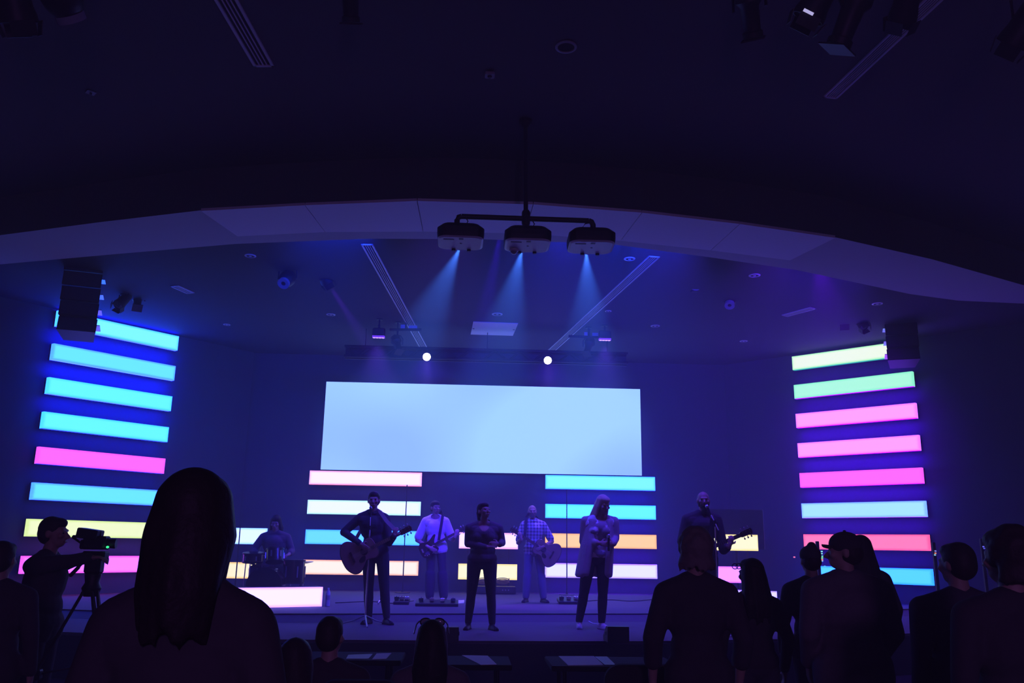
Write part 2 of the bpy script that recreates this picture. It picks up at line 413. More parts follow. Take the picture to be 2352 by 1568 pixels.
# ------------------------------------------------------------------ light bars
def lin(c): return tuple(((v / 255) / 12.92 if v / 255 <= 0.04045 else ((v / 255 + 0.055) / 1.055) ** 2.4) for v in c)
def gcol(c, boost):
    l = list(lin(c))
    return tuple(v * (b if c[i] >= 238 else 1) for i, (v, b) in enumerate(zip(l, boost)))
B_CY = (1.0, 1.0, 6.0); B_PK = (1.1, 1.0, 4.0); B_WH = (1.05, 1.0, 3.0); B_YE = (1.05, 1.0, 1.0)
PAL = dict(
    cyan=((128, 255, 255), (70, 215, 255), B_CY), sky=((108, 238, 255), (85, 160, 255), B_CY), aqua=((105, 255, 255), (70, 220, 255), B_CY),
    magenta=((255, 108, 242), (250, 90, 235), B_PK), pink=((255, 140, 245), (245, 85, 215), B_PK), orchid=((255, 165, 252), (250, 120, 240), B_PK),
    lime=((240, 255, 205), (215, 245, 150), B_YE), mint=((238, 255, 238), (165, 255, 185), B_YE), seafoam=((175, 255, 225), (130, 245, 205), B_WH),
    ice=((170, 235, 255), (125, 180, 255), B_CY), rose=((255, 130, 195), (255, 85, 165), (1.1, 1, 1.5)), azure=((90, 220, 255), (45, 175, 255), B_CY),
    blush=((255, 247, 250), (255, 150, 180), B_WH), mintwhite=((240, 255, 250), (180, 255, 225), B_WH), bluecyan=((110, 228, 255), (70, 190, 252), B_CY),
    peach=((255, 248, 240), (255, 170, 150), B_YE), orange=((255, 214, 155), (255, 180, 120), B_YE), lavender=((240, 240, 255), (190, 140, 255), (1, 1, 4)),
    pinkwhite=((255, 240, 250), (255, 170, 235), B_WH), yellowwhite=((255, 254, 215), (255, 236, 150), B_YE), cyanwhite=((230, 255, 255), (160, 235, 255), B_WH),
    sand=((255, 246, 212), (255, 205, 120), B_YE), pinkbox=((255, 238, 253), (250, 170, 250), (1.05, 1, 4)), violetwhite=((240, 228, 255), (190, 150, 255), (1, 1, 4)))
def bar_mat(k):
    c, e, b = PAL[k]; return glow('lit_fabric_' + k, gcol(c, b), gcol(e, b))
EDGE = dict(b=(0.004, 0.010, 1.0), v=(0.10, 0.0, 1.0), g=(0.02, 0.3, 0.3), r=(1, 0.1, 0.2), y=(.6, .5, .2), p=(.8, .05, .8))
def light_bar(p, a, L, key, label, group, h=0.30, name='light_bar', depth=0.10, bracket=0.06, side=None):
    "p: top left corner of the lit face"
    t = thing(name, label, 'light bar' if name == 'light_bar' else 'light box', (p[0], p[1], p[2] - h), a, group)
    df = MB().box((L / 2, depth / 2, h / 2), (L, depth, h)).build('diffuser', bar_mat(key), t)
    if side:                                   # the fabric's edges glow in the deep colour of the diodes behind it
        df.data.materials.append(lamp_mat('fabric_edge_%s_%g' % side, EDGE[side[0]], side[1]))
        for pf in df.data.polygons:
            if abs(pf.normal.z) > .5: pf.material_index = 1
    if name == 'light_box':
        df.data.materials.append(M['black'])
        for pf in df.data.polygons:
            if pf.normal.y > -.5: pf.material_index = 1
    MB().rbox((L / 2, depth + 0.03, h / 2), (L + 0.01, 0.06, h + 0.004), 0.004).build('housing', M['black'], t)
    if bracket:
        for x in (0.2 * L, 0.8 * L): MB().box((x, depth + 0.06 + bracket / 2, h / 2), (0.06, bracket, 0.14)).build('bracket', M['blackm'], t)
    return t
ORD = ['top', 'second', 'third', 'fourth', 'fifth', 'sixth', 'seventh', 'bottom']
LK = [('cyan', 'bright cyan'), ('sky', 'sky blue'), ('aqua', 'aqua'), ('aqua', 'cyan'), ('magenta', 'magenta'), ('sky', 'light blue'), ('lime', 'pale lime'), ('pink', 'hot pink')]
RK = [('mint', 'white mint'), ('seafoam', 'seafoam'), ('orchid', 'orchid pink'), ('orchid', 'light pink'), ('magenta', 'magenta'), ('ice', 'ice blue'), ('rose', 'rose red'), ('azure', 'azure blue')]
EX = dict(l={0: ', behind the hanging speaker', 6: ', behind the camera operator\'s head', 7: ', behind the camera tripod'}, r={0: ', clipped by the hanging speaker', 6: ', behind the cap', 7: ', beside the audience shoulders'})
for i in range(8):
    light_bar((LTp.x, LTp.y, EYE + 3.4939 + .6306 * (1 - i)), LTa, 2.44, LK[i][0], f'{LK[i][1]} glowing light bar, {ORD[i]} rung of the left tower' + EX['l'].get(i, ''), 'light bars of the left tower', side=[('b', 45), ('b', 60), ('b', 50), ('b', 25), ('b', 8), ('b', 6), ('y', .6), ('p', 3)][i])
    light_bar((RTp.x, RTp.y, EYE + 3.4794 + .6305 * (1 - i)), RTa, 2.44, RK[i][0], f'{RK[i][1]} glowing light bar, {ORD[i]} rung of the right tower' + EX['r'].get(i, ''), 'light bars of the right tower', side=[('g', 2), ('v', 10), ('v', 22), ('v', 26), ('v', 26), ('v', 18), ('v', 12), ('b', 9)][i])
CK = [[('blush', 'blush pink'), ('mintwhite', 'white mint'), ('bluecyan', 'blue'), ('peach', 'pale peach')], [('cyan', 'cyan'), ('aqua', 'cyan'), ('orange', 'orange'), ('lavender', 'lavender white')]]
CW = ['top rung', 'second rung', 'third rung', 'lowest rung']
for i in range(4):
    z = EYE + 1.5425 - .6293 * i
    light_bar((-3.4596, 18.8907, z), 0, 2.44, CK[0][i][0], f'{CK[0][i][1]} light bar, {CW[i]} of the stack under the screen\'s left corner', 'light bars behind the acoustic guitarist', side=[('r', .8), ('g', 1), ('b', 2), ('r', .6)][i])
    light_bar((1.7186, 18.8907, z), 0, 2.44, CK[1][i][0], f'{CK[1][i][1]} light bar, {CW[i]} of the stack under the screen\'s right corner', 'light bars behind the blond singer', side=[('b', 16), ('b', 16), ('v', 10), ('v', 16)][i])
def at_bar(x0, x1, yt, yb, Y, key, label, group):
    a, b, c = PY(x0, yt, Y), PY(x1, yt, Y), PY(x0, yb, Y)
    return light_bar((a.x, Y, a.z), 0, b.x - a.x, key, label, group, h=a.z - c.z, bracket=0)
at_bar(1055, 1190, 1222, 1259, 18.6, 'pinkwhite', 'short pink white light bar behind the dark haired singer\'s waist', 'short light bars')
at_bar(1053, 1188, 1294, 1330, 18.6, 'yellowwhite', 'short yellow white light bar behind the dark haired singer\'s legs', 'short light bars')
at_bar(490, 612, 1211, 1248, 17.0, 'cyanwhite', 'pale cyan light bar behind the seated drummer\'s shoulder', 'short light bars')
at_bar(470, 589, 1290, 1327, 17.0, 'sand', 'sand yellow light bar behind the drum stand', 'short light bars')
at_bar(1612, 1740, 1226, 1263, 16.9, 'yellowwhite', 'yellow white light bar in front of the television on the right', 'short light bars')
at_bar(1614, 1742, 1300, 1337, 16.9, 'orchid', 'pink light bar behind the woman with glasses', 'short light bars')
for c in [o for o in COL.objects if o.get('group') == 'short light bars']:   # each short bar stands on two thin feet
    L = [ch for ch in c.children if ch.name.startswith('diffuser')][0].dimensions.x if False else max(v.co.x for ch in c.children for v in ch.data.vertices)
    for x in (0.15 * L, 0.85 * L):
        MB().box((x, 0.185, (Z2 - c.location.z) / 2 + .08), (0.03, 0.03, c.location.z - Z2 + .16)).build('leg', M['black'], c)
# low glowing boxes standing on the stage
pa, pb = PZ(600, 1396, Z2), PZ(739, 1393, Z2); ang = math.atan2(pb.y - pa.y, pb.x - pa.x)
dv = (pb - pa).normalized(); pl = pb - dv * 2.0; hb = PY(739, 1348, pb.y).z - Z2
light_bar((pl.x, pl.y, Z2 + hb + .004), ang, 2.0, 'pinkbox', 'wide pink white glowing box standing on the stage in front of the drummer', 'glowing boxes on the stage', h=hb, name='light_box', depth=0.22, bracket=0)
pc = PZ(1786, 1388, Z2); pd = PZ(1640, 1390, Z2); ang = -0.35
ht = PY(1786, 1358, pc.y).z - Z2
pl = pc - Vector((math.cos(ang), math.sin(ang), 0)) * 1.1
light_bar((pl.x, pl.y, Z2 + ht + .004), ang, 1.1, 'violetwhite', 'violet white glowing box on the stage behind the woman with glasses', 'glowing boxes on the stage', h=ht, name='light_box', depth=0.22, bracket=0)

# ------------------------------------------------------------------ projection screen and television
a, b, c, d = PY(750, 875, 18.98), PY(1470, 895, 18.98), PY(745, 1078, 18.98), PY(1472, 1092, 18.98)
t = thing('projection_screen', 'wide blank pale blue projection screen on the back wall', 'screen', (a.x, 18.98, c.z))
W_, H_ = b.x - a.x, (a.z + b.z) / 2 - (c.z + d.z) / 2
ms = lamp_mat('screen_image', (0.345, 0.63, 1.0), 1.05)
nt = ms.node_tree; em = [n_ for n_ in nt.nodes if n_.type == 'EMISSION'][0]
tc = nt.nodes.new('ShaderNodeTexCoord'); ns = nt.nodes.new('ShaderNodeTexNoise'); ns.inputs['Scale'].default_value = 0.35; ns.inputs['Detail'].default_value = 0
rp = nt.nodes.new('ShaderNodeValToRGB'); rp.color_ramp.elements[0].position = 0.38; rp.color_ramp.elements[0].color = (0.36, 0.64, 1.9, 1)
rp.color_ramp.elements[1].position = 0.62; rp.color_ramp.elements[1].color = (0.46, 0.83, 1.9, 1)
nt.links.new(tc.outputs['Object'], ns.inputs['Vector']); nt.links.new(ns.outputs['Fac'], rp.inputs[0]); nt.links.new(rp.outputs[0], em.inputs[0])
MB().box((W_ / 2, 0, H_ / 2), (W_, 0.02, H_)).build('screen_surface', ms, t)
MB().box((W_ / 2, 0.04, H_ / 2), (W_ + .02, 0.05, H_ + .02)).build('screen_frame', M['black'], t)
a, b = PY(1626, 1168, 17.4), PY(1752, 1168, 17.4); c = PY(1752, 1262, 17.4)
t = thing('television', 'dark switched off television on a stand behind the right guitarist', 'television', ((a.x + b.x) / 2, 17.4, Z2))
w, h = b.x - a.x, a.z - c.z
MB().rbox((0, 0, a.z - Z2 - h / 2), (w, 0.05, h), 0.012).build('bezel', M['black'], t)
MB().box((0, -0.028, a.z - Z2 - h / 2), (w - .05, 0.008, h - .05)).build('screen_panel', M['tv'], t)
MB().cyl((0, 0.06, 0.02), (0, 0.06, a.z - Z2 - .15), 0.03).build('stand_pole', M['blackm'], t)
MB().rbox((0, 0.06, 0.015), (0.7, 0.45, 0.03), 0.01).build('stand_base', M['blackm'], t)

# ------------------------------------------------------------------ projector rig
PYR = 8.2
top = PZ(1207, 276, Z_CEIL); PYR = top.y
cb_l, cb_r, cj = PY(1060, 497, PYR), PY(1352, 507, PYR), PY(1208, 500, PYR)
t = thing('projector_mount', 'black ceiling pole with a cross arm carrying the three projectors', 'projector mount', (top.x, PYR, Z_CEIL))
base = Vector((top.x, PYR, Z_CEIL))
def rel(p): return Vector(p) - base
MB().cyl(rel((top.x, PYR, Z_CEIL)), rel((cj.x, PYR, cj.z - .08)), 0.024).build('pole', M['black'], t, True)
MB().lathe((0, 0, -0.03), [(0.03, -.05), (0.05, -.02), (0.07, 0.0), (0.07, 0.03)]).build('ceiling_plate', M['black'], t, True)
MB().cyl(rel(cb_l), rel(cb_r), 0.028).cap(rel(cj) + Vector((0, 0, .05)), rel(cj) - Vector((0, 0, .06)), 0.045).build('cross_arm', M['black'], t, True)
PCX = [(1058, 545), (1211, 551), (1357, 555)]
def rrect(w, d, r, n=5):
    out = []
    for cx, cy, a0 in ((w / 2 - r, d / 2 - r, 0), (-w / 2 + r, d / 2 - r, 90), (-w / 2 + r, -d / 2 + r, 180), (w / 2 - r, -d / 2 + r, 270)):
        for k in range(n + 1):
            an = math.radians(a0 + 90 * k / n); out.append((cx + r * math.cos(an), cy + r * math.sin(an)))
    return out
def stackpoly(mb, layers):
    n = len(layers[0][0]); vs = [(x, y, z) for pl, z in layers for x, y in pl]
    fs = [tuple(range(n - 1, -1, -1)), tuple(range((len(layers) - 1) * n, len(layers) * n))]
    for k in range(len(layers) - 1):
        for i in range(n): j = (i + 1) % n; fs.append((k * n + i, k * n + j, (k + 1) * n + j, (k + 1) * n + i))
    return mb.add(vs, fs)
PL = ['white projector hanging from the left end of the cross arm', 'white projector hanging at the pole in the middle of the cross arm', 'white projector hanging from the right end of the cross arm']
beams = []
for k, (px, py) in enumerate(PCX):
    c = PY(px, py, PYR)
    arm = (cb_l, cj, cb_r)[k]
    if k != 1:
        pts = [rel(arm) + Vector((0.0, 0, 0)), rel(arm) + Vector(((-.03 if k == 0 else .03), 0, -.01)), rel(arm) + Vector(((-.045 if k == 0 else .045), 0, -.045)), rel((arm.x + (-.045 if k == 0 else .045), PYR, c.z + .10))]
        MB().tube(pts, 0.03, 12).build('drop_arm', M['black'], t, True)
    p = thing('projector', PL[k], 'projector', (c.x, PYR, c.z - .07), (0.02, 0, -0.02)[k], 'projectors on the ceiling mount')
    w, d = 0.47, 0.42
    mb = stackpoly(MB(), [(rrect(w, d, .09), 0.013), (rrect(w + .01, d + .01, .09), 0.06), (rrect(w + .01, d + .01, .09), 0.115), (rrect(w - .08, d - .08, .09), 0.165), (rrect(w - .2, d - .2, .07), 0.18)])
    mb.build('shaded_housing', M['black'], p)  # unlit back of the white housing, its shade put into black
    mb = stackpoly(MB(), [(rrect(w - .05, d - .05, .07), 0.0), (rrect(w - .012, d - .012, .085), 0.009), (rrect(w - .006, d - .006, .09), 0.013)])
    mb.build('shell', M['white_pl'], p)
    MB().box((-.12, -.12, -.001), (.11, .022, .004)).build('vent', M['black'], p)
    MB().box((.005, -.14, -.001), (.045, .03, .004)).build('port', M['black'], p)
    MB().box((.005, -.01, -.001), (.02, .014, .004)).build('sensor', M['black'], p)
    for sx in (-.07, .09): MB().cyl((sx, .17, .0), (sx, .17, -.02), .022, .018).build('foot', M['black'], p)
    lx = (-.01, -.04, -.01)[k]
    MB().cyl((lx, d / 2 - .03, .07), (lx, d / 2 + .035, .055), .05, .045, 20).build('lens_barrel', M['white_pl'], p, True)
    MB().cyl((lx, d / 2 + .03, .057), (lx, d / 2 + .045, .054), .036, .034, 20).build('lens', lamp_mat('projector_lens', (0.3, 0.55, 1.0), 1.5), p, True)
    for sx in (-.15, .15): MB().cyl((sx, 0, .15), (sx, 0, .205), .008).build('mount_bolt', M['black'], p)
    MB().tube([(.04, -.05, .17), (.07, -.05, .23), (.05, -.02, .28), (.01, 0, .3)] if k != 2 else [(-.04, -.05, .17), (-.09, -.05, .21), (-.06, -.02, .26), (0, 0, .28)], .006).build('power_cable', M['cable'], p)
    lw = Vector((c.x + lx, PYR + d / 2 + .06, c.z - .02))
    tx = (PY(870, 960, 18.9).x, PY(1110, 960, 18.9).x, PY(1360, 960, 18.9).x)[k]
    spot(lw, (tx, 18.9, PY(1110, 990, 18.9).z), W_PROJ, (0.05, 0.2, 1.0), 16, 0.8, 0.012)
# a round camera clipped under the middle projector
c = PY(1180, 578, PYR + .1)
t = thing('dome_camera', 'small white dome camera clipped to the front of the middle projector', 'camera', c)
MB().ell((0, 0, 0), (.035, .035, .028)).build('dome', M['lens'], t, True)
MB().lathe((0, 0, .01), [(.03, -.012), (.05, 0), (.05, .012), (.03, .025)]).build('housing', M['white_pl'], t, True)

# ------------------------------------------------------------------ ceiling fittings
def vent(name, p0, p1, w, label, z, slots=4):
    p0, p1 = Vector(p0), Vector(p1); d = p1 - p0; L = d.length
    t = thing(name, label, 'air vent', (p0.x, p0.y, z), math.atan2(d.y, d.x), 'linear air vents')
    fw = w * .13
    mb = MB().box((L / 2, w / 2 - fw / 2, -.008), (L, fw, .016)).box((L / 2, -w / 2 + fw / 2, -.008), (L, fw, .016)).box((fw / 2, 0, -.008), (fw, w, .016)).box((L - fw / 2, 0, -.008), (fw, w, .016))
    mb.build('vent_frame', M['vent'], t)
    inner = w - 2 * fw; pitch = inner / slots
    for k in range(slots): MB().box((L / 2, -inner / 2 + pitch * (k + .5), -.002), (L - 2 * fw, pitch * .7, .004)).build('slot', M['ventslot'], t)
    for k in range(1, slots): MB().box((L / 2, -inner / 2 + pitch * k, -.007), (L - 2 * fw, pitch * .28, .012)).build('blade', M['vent'], t)
    return t
zc = Z_CEIL
e0, e1 = PZ(607, 151, zc), PZ(521, 0, zc); vent('linear_vent', e0, e0 + (e1 - e0).normalized() * 4.0, (PZ(632, 149, zc) - PZ(582, 151, zc)).length * .92, 'long pale slotted air vent in the hall ceiling left of the projector pole', zc)
e0, e1 = PZ(1906, 223, zc), PZ(2142, 0, zc); vent('linear_vent', e0, e0 + (e1 - e0).normalized() * 4.0, (PZ(1925, 226, zc) - PZ(1887, 221, zc)).length * .8, 'long violet tinted slotted air vent in the hall ceiling right of the projector pole', zc, 5)
zs = Z_SC
e0, e1 = PZ(843, 560, zs), PZ(976, 803, zs); vent('linear_vent', e0, e1, .17, 'long slotted air vent in the stage ceiling running to the left bright spotlight', zs)
e0, e1 = PZ(1503, 588, zs), PZ(1262, 808, zs); vent('linear_vent', e0, e1, .17, 'long slotted air vent in the stage ceiling running to the right bright spotlight', zs)
e0, e1 = PZ(400, 655, zs), PZ(438, 672, zs); vent('linear_vent', e0, e1, .16, 'short air vent in the stage ceiling above the left light tower', zs, 3)
e0, e1 = PZ(1802, 724, zs), PZ(1868, 706, zs); vent('linear_vent', e0, e1, .16, 'short air vent in the stage ceiling left of the right light tower', zs, 3)
def can(x, y, z, r, label):
    p = PZ(x, y, z)
    t = thing('downlight', label, 'downlight', (p.x, p.y, z), 0, 'recessed ceiling cans')
    MB().lathe((0, 0, 0), [(r * .72, -.002), (r * .74, -.012), (r, -.008), (r, 0.0)]).build('trim_ring', M['can'], t, True)
    MB().lathe((0, 0, 0), [(r * .7, -.003), (r * .5, -.006), (0.001, -.007)]).build('baffle', M['ventslot'], t, True)
    MB().ell((0, 0, -.006), (r * .28, r * .28, .01)).build('bulb', M['can'], t, True)
WH = ['beside the panelled end of the bulkhead, left of the stage vent', 'right of the projectors', 'behind the screen-right end of the bulkhead', 'nearest the hanging speaker on the right',
      'left of the stage vent, above the left purple fixture', 'above the middle of the screen by the pale hatch', 'right of the stage vent, above the screen\'s right edge', 'above the right end of the left light tower',
      'left of the right light tower', 'beside the right stage vent, small', 'left of the left bright spotlight', 'between the two bright spotlights', 'right of the right bright spotlight']
for (x, y, r), w in zip(((575, 587, .085), (1446, 594, .085), (1733, 632, .09), (2015, 697, .09), (760, 722, .085), (1142, 721, .1), (1505, 748, .09), (521, 745, .07), (1708, 783, .08), (1397, 714, .06), (888, 818, .08), (1117, 826, .08), (1340, 831, .08)), WH):
    can(x, min(y, 826) if False else y, zs, r, 'round recessed ceiling can ' + w)
p = PZ(1300, 107, zc)
t = thing('ceiling_speaker', 'large round recessed speaker in the hall ceiling near the pole top', 'ceiling speaker', (p.x, p.y, zc))
MB().lathe((0, 0, 0), [(.075, -.002), (.078, -.014), (.1, -.01), (.1, 0)]).build('trim_ring', mat('grey_trim', (.25, .24, .27), .5), t, True)
MB().lathe((0, 0, 0), [(.076, -.004), (.03, -.007), (.001, -.007)]).build('grille', M['ventslot'], t, True)
p = PZ(1125, 169, zc)
t = thing('smoke_detector', 'small square detector on the hall ceiling left of the round speaker', 'detector', (p.x, p.y, zc), .02)
MB().rbox((0, 0, -.015), (.1, .1, .03), .01).build('cover', mat('grey_trim', (.25, .24, .27), .5), t)
MB().cyl((0, 0, -.03), (0, 0, -.045), .022, .016).build('sensor', M['black'], t, True)
p = PZ(209, 211, zc)
t = thing('sprinkler_plate', 'tiny diamond shaped plate on the far left hall ceiling', 'sprinkler', (p.x, p.y, zc), .7)
MB().rbox((0, 0, -.006), (.09, .09, .012), .004).build('plate', mat('grey_trim', (.25, .24, .27), .5), t)
MB().cyl((0, 0, -.012), (0, 0, -.03), .012).build('nozzle', M['black'], t, True)
q = [PZ(x, y, zs - .012) for x, y in ((1087, 739), (1190, 743), (1178, 771), (1081, 768))]
c = sum(q, Vector()) / 4
t = thing('access_hatch', 'pale rectangular hatch in the stage ceiling above the screen', 'hatch', (c.x, c.y, zs - .012))
MB().add([p - Vector((c.x, c.y, c.z)) for p in q] + [p - Vector((c.x, c.y, c.z - .011)) for p in q], [(0, 1, 2, 3), (7, 6, 5, 4)] + [(a_, 4 + a_, 4 + (a_ + 1) % 4, (a_ + 1) % 4) for a_ in range(4)]).build('hatch_panel', M['panel'], t)
for sx in (-.4, .4): MB().cyl((sx, 0, 0), (sx, 0, -.006), .02).build('latch', M['black'], t)
# dark lighting truss in front of the back wall
YT = 16.6
a, b = PY(792, 808, YT), PY(1440, 815, YT); zt = a.z
t = thing('lighting_truss', 'dark box truss under the stage ceiling above the screen', 'truss', (0, YT, zt))
mb = MB()
L0, L1 = a.x, b.x
for dz in (-.1, .1):
    for dy in (-.09, .09): mb.cyl((L0, dy, dz), (L1, dy, dz), .025, n=10)
mb.build('chord', M['black'], t, True)
mb = MB(); k = 0; x = L0
while x < L1 - .2:
    for dy in (-.09, .09): mb.cyl((x, dy, -.1 if k % 2 else .1), (x + .25, dy, .1 if k % 2 else -.1), .012, n=6)
    k += 1; x += .25
mb.box(((L0 + L1) / 2, .1, 0), (L1 - L0, .01, .2))
mb.build('lattice', M['black'], t)
for x in (L0 + .4, (L0 + L1) / 2, L1 - .4): MB().cyl((x, 0, .1), (x, 0, Z_SC - zt), .008).build('hanger', M['black'], t)

# hanging line array speakers
def line_array(px, py0, py1, Y, rz, label, flip):
    top_, bot = PY(px, py0, Y), PY(px, py1, Y)
    t = thing('line_array_speaker', label, 'speaker', (top_.x, Y, bot.z), rz, 'hanging line array speakers')
    n = 5; H = (top_.z - bot.z) / n
    for k in range(n):
        tilt = math.radians(-(2 + 3.2 * (n - 1 - k))) if True else 0
        z = H * (k + .5); y = -.0 + .03 * (n - 1 - k) ** 1.5 * .5
        poly = [(-.33, 0.5), (-.33, -.5), (.33, -.5), (.33, .5)]
        mb = MB(); R_ = Matrix.Rotation(tilt, 3, 'X'); hh = H * .47; hb = H * .36
        vs = [Vector((sx * .28, -.2, sz * hh)) for sz in (-1, 1) for sx in (-1, 1)] + [Vector((sx * .22, .22, sz * hb)) for sz in (-1, 1) for sx in (-1, 1)]
        vs = [R_ @ v + Vector((0, y, z)) for v in vs]
        mb.add(vs, [(0, 1, 3, 2), (4, 6, 7, 5), (0, 4, 5, 1), (2, 3, 7, 6), (0, 2, 6, 4), (1, 5, 7, 3)])
        cab = mb.build('cabinet', M['black'], t)
        MB().box(R_ @ Vector((0, -.205, 0)) + Vector((0, y, z)), (.52, .012, H * .86), R_).build('grille', M['cloth_black'], cab)
        MB().box(R_ @ Vector((.26 * flip, .05, hb)) + Vector((0, y, z)), (.09, .2, .012), R_).build('rigging_link', M['steel'], cab)
    MB().box((0, 0, n * H + .03), (.5, .35, .05)).build('rigging_frame', M['blackm'], t)
    for sx in (-.2, .2): MB().cyl((sx, 0, n * H + .05), (sx, 0, Z_SC - bot.z), .01).build('hanger', M['blackm'], t)
line_array(199, 600, 772, 13.4, .3, 'tall black line array speaker hanging in front of the left light tower', 1)
line_array(2062, 690, 835, 15.2, -.4, 'black line array speaker hanging in front of the right light tower', -1)

# ------------------------------------------------------------------ stage lights
def fixture(px, py, Y, aim, r, L, label, zc_, kind='par', emis=None, group='stage light fixtures', pipe=True):
    c = PY(px, py, Y)
    t = thing('stage_light', label, 'stage light', c, 0, group)
    q = Vector(aim).to_track_quat('Z', 'Y').to_matrix(); d = q @ Vector((0, 0, 1)); sx = q @ Vector((1, 0, 0))
    if kind == 'par':
        MB().lathe((0, 0, 0), [(r * .35, -L * .55), (r * .75, -L * .5), (r * .85, -L * .2), (r * .9, L * .2), (r * 1.0, L * .35), (r * 1.02, L * .5), (r * .92, L * .5), (r * .88, L * .42), (.002, L * .42)], 20, q).build('lamp_body', M['black'], t, True)
        MB().lathe((0, 0, 0), [(r * .88, L * .43), (r * .6, L * .45), (.002, L * .46)], 20, q).build('lens', emis or M['lens'], t, True)
        mb = MB()
        for k in range(4):
            a_ = math.pi / 4 + k * math.pi / 2; R_ = q @ Matrix.Rotation(a_, 3, 'Z')
            mb.box(R_ @ Vector((0, r * 1.0, L * .62)), (r * 1.3, .006, L * .3), R_ @ Matrix.Rotation(.25, 3, 'X'))
        if emis is None: mb.build('barn_door', M['black'], t)
    elif kind == 'ell':
        MB().lathe((0, 0, 0), [(r * .5, -L * .55), (r * .95, -L * .45), (r * 1.0, -L * .15), (r * .7, -L * .05), (r * .62, L * .4), (r * .75, L * .42), (r * .75, L * .52), (r * .6, L * .52), (.002, L * .48)], 16, q).build('lamp_body', M['black'], t, True)
        MB().box(q @ Vector((0, 0, L * .56)), (r * 1.7, r * 1.7, .012), q).build('colour_frame', M['black'], t)
        MB().lathe((0, 0, 0), [(r * .55, L * .5), (.002, L * .53)], 16, q).build('lens', emis or M['lens'], t, True)
    elif kind == 'head':
        MB().ell((0, 0, 0), (r, r, L * .55), q).build('lamp_body', M['black'], t, True)
        MB().lathe((0, 0, 0), [(r * .72, L * .4), (r * .72, L * .56), (r * .6, L * .56), (.002, L * .5)], 18, q).build('lens', emis or M['lens'], t, True)
        MB().rbox((0, 0, r * 2.0), (r * 2.0, r * 1.6, r * .8), .02).build('base', M['black'], t)
    elif kind == 'bar':
        MB().rbox((0, 0, .05), (L, r * 1.6, .16), .02).build('lamp_body', M['black'], t)
        mb = MB().box((0, -.01, -.04), (L * .96, r * 1.4, .03)); mb.build('lens', emis or M['lens'], t)
        for k in range(4): MB().ell(((k - 1.5) * L * .23, -.01, -.056), (.03, .03, .012)).build('led', lamp_mat('violet_led', (.35, .2, 1.0), 3.0), t, True)
    yk = r * 1.18; zt_ = max(r * 1.7, .14)
    if kind != 'bar':
        MB().tube([sx * yk, sx * yk + Vector((0, 0, zt_ * .7)), sx * yk * .6 + Vector((0, 0, zt_)), -sx * yk * .6 + Vector((0, 0, zt_)), -sx * yk + Vector((0, 0, zt_ * .7)), -sx * yk], .012, 8).build('yoke', M['black'], t)
    else: MB().box((0, 0, .16), (.04, .04, .08)).build('yoke', M['black'], t)
    if pipe: 
        MB().cyl((0, 0, zt_ if kind != 'bar' else .18), (0, 0, zc_ - c.z), .018, n=10).build('drop_pipe', M['black'], t)
        MB().cyl((0, 0, zc_ - c.z - .02), (0, 0, zc_ - c.z), .06, n=16).build('ceiling_plate', M['black'], t)
    return t, c
LENS_W = lamp_mat('white_hot_lens', (1.0, 0.86, 1.0), 18)
LENS_V = lamp_mat('violet_strip', (0.12, 0.03, 1.0), 1.6)
# hall fixtures at the top of the picture
HF = [(30, -8, 5.6, (.1, .5, -.8), .13, .36, 'par', 'black spotlight at the far left top, first of the left hall cluster'),
      (140, -12, 5.7, (.15, .6, -.5), .15, .34, 'head', 'black round moving head light of the left hall cluster'),
      (805, -6, 6.2, (.0, .5, -.7), .1, .36, 'ell', 'black spotlight poking in at the top edge left of the pole'),
      (1722, 22, 6.0, (.25, .5, -.75), .11, .42, 'ell', 'black slanted spotlight, leftmost of the right hall cluster'),
      (1880, -4, 5.8, (-.3, .35, -.6), .13, .34, 'par', 'black square mouthed spotlight with a lit rim in the right hall cluster'),
      (1955, 30, 5.7, (-.28, .3, -.8), .13, .52, 'ell', 'largest black slanted spotlight hanging lowest in the right hall cluster'),
      (2085, -8, 5.7, (.05, .6, -.5), .11, .36, 'par', 'black spotlight beside the right hall air vent'),
      (2358, 50, 5.5, (-.2, .6, -.5), .12, .36, 'par', 'black spotlight at the far right edge of the hall')]
for x, y, Y, aim, r, L, kd, lb in HF:
    t, c = fixture(x, y, Y, aim, r, L, lb, Z_CEIL, kd, group='hall spotlights')
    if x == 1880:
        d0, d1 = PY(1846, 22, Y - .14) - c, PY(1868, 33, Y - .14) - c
        MB().cyl(d0, d1, .012, n=8).build('rim_glint', lamp_mat('rim_glint', (.6, .55, 1.0), .8), t)  # glint on the rim, put in as a glowing strip
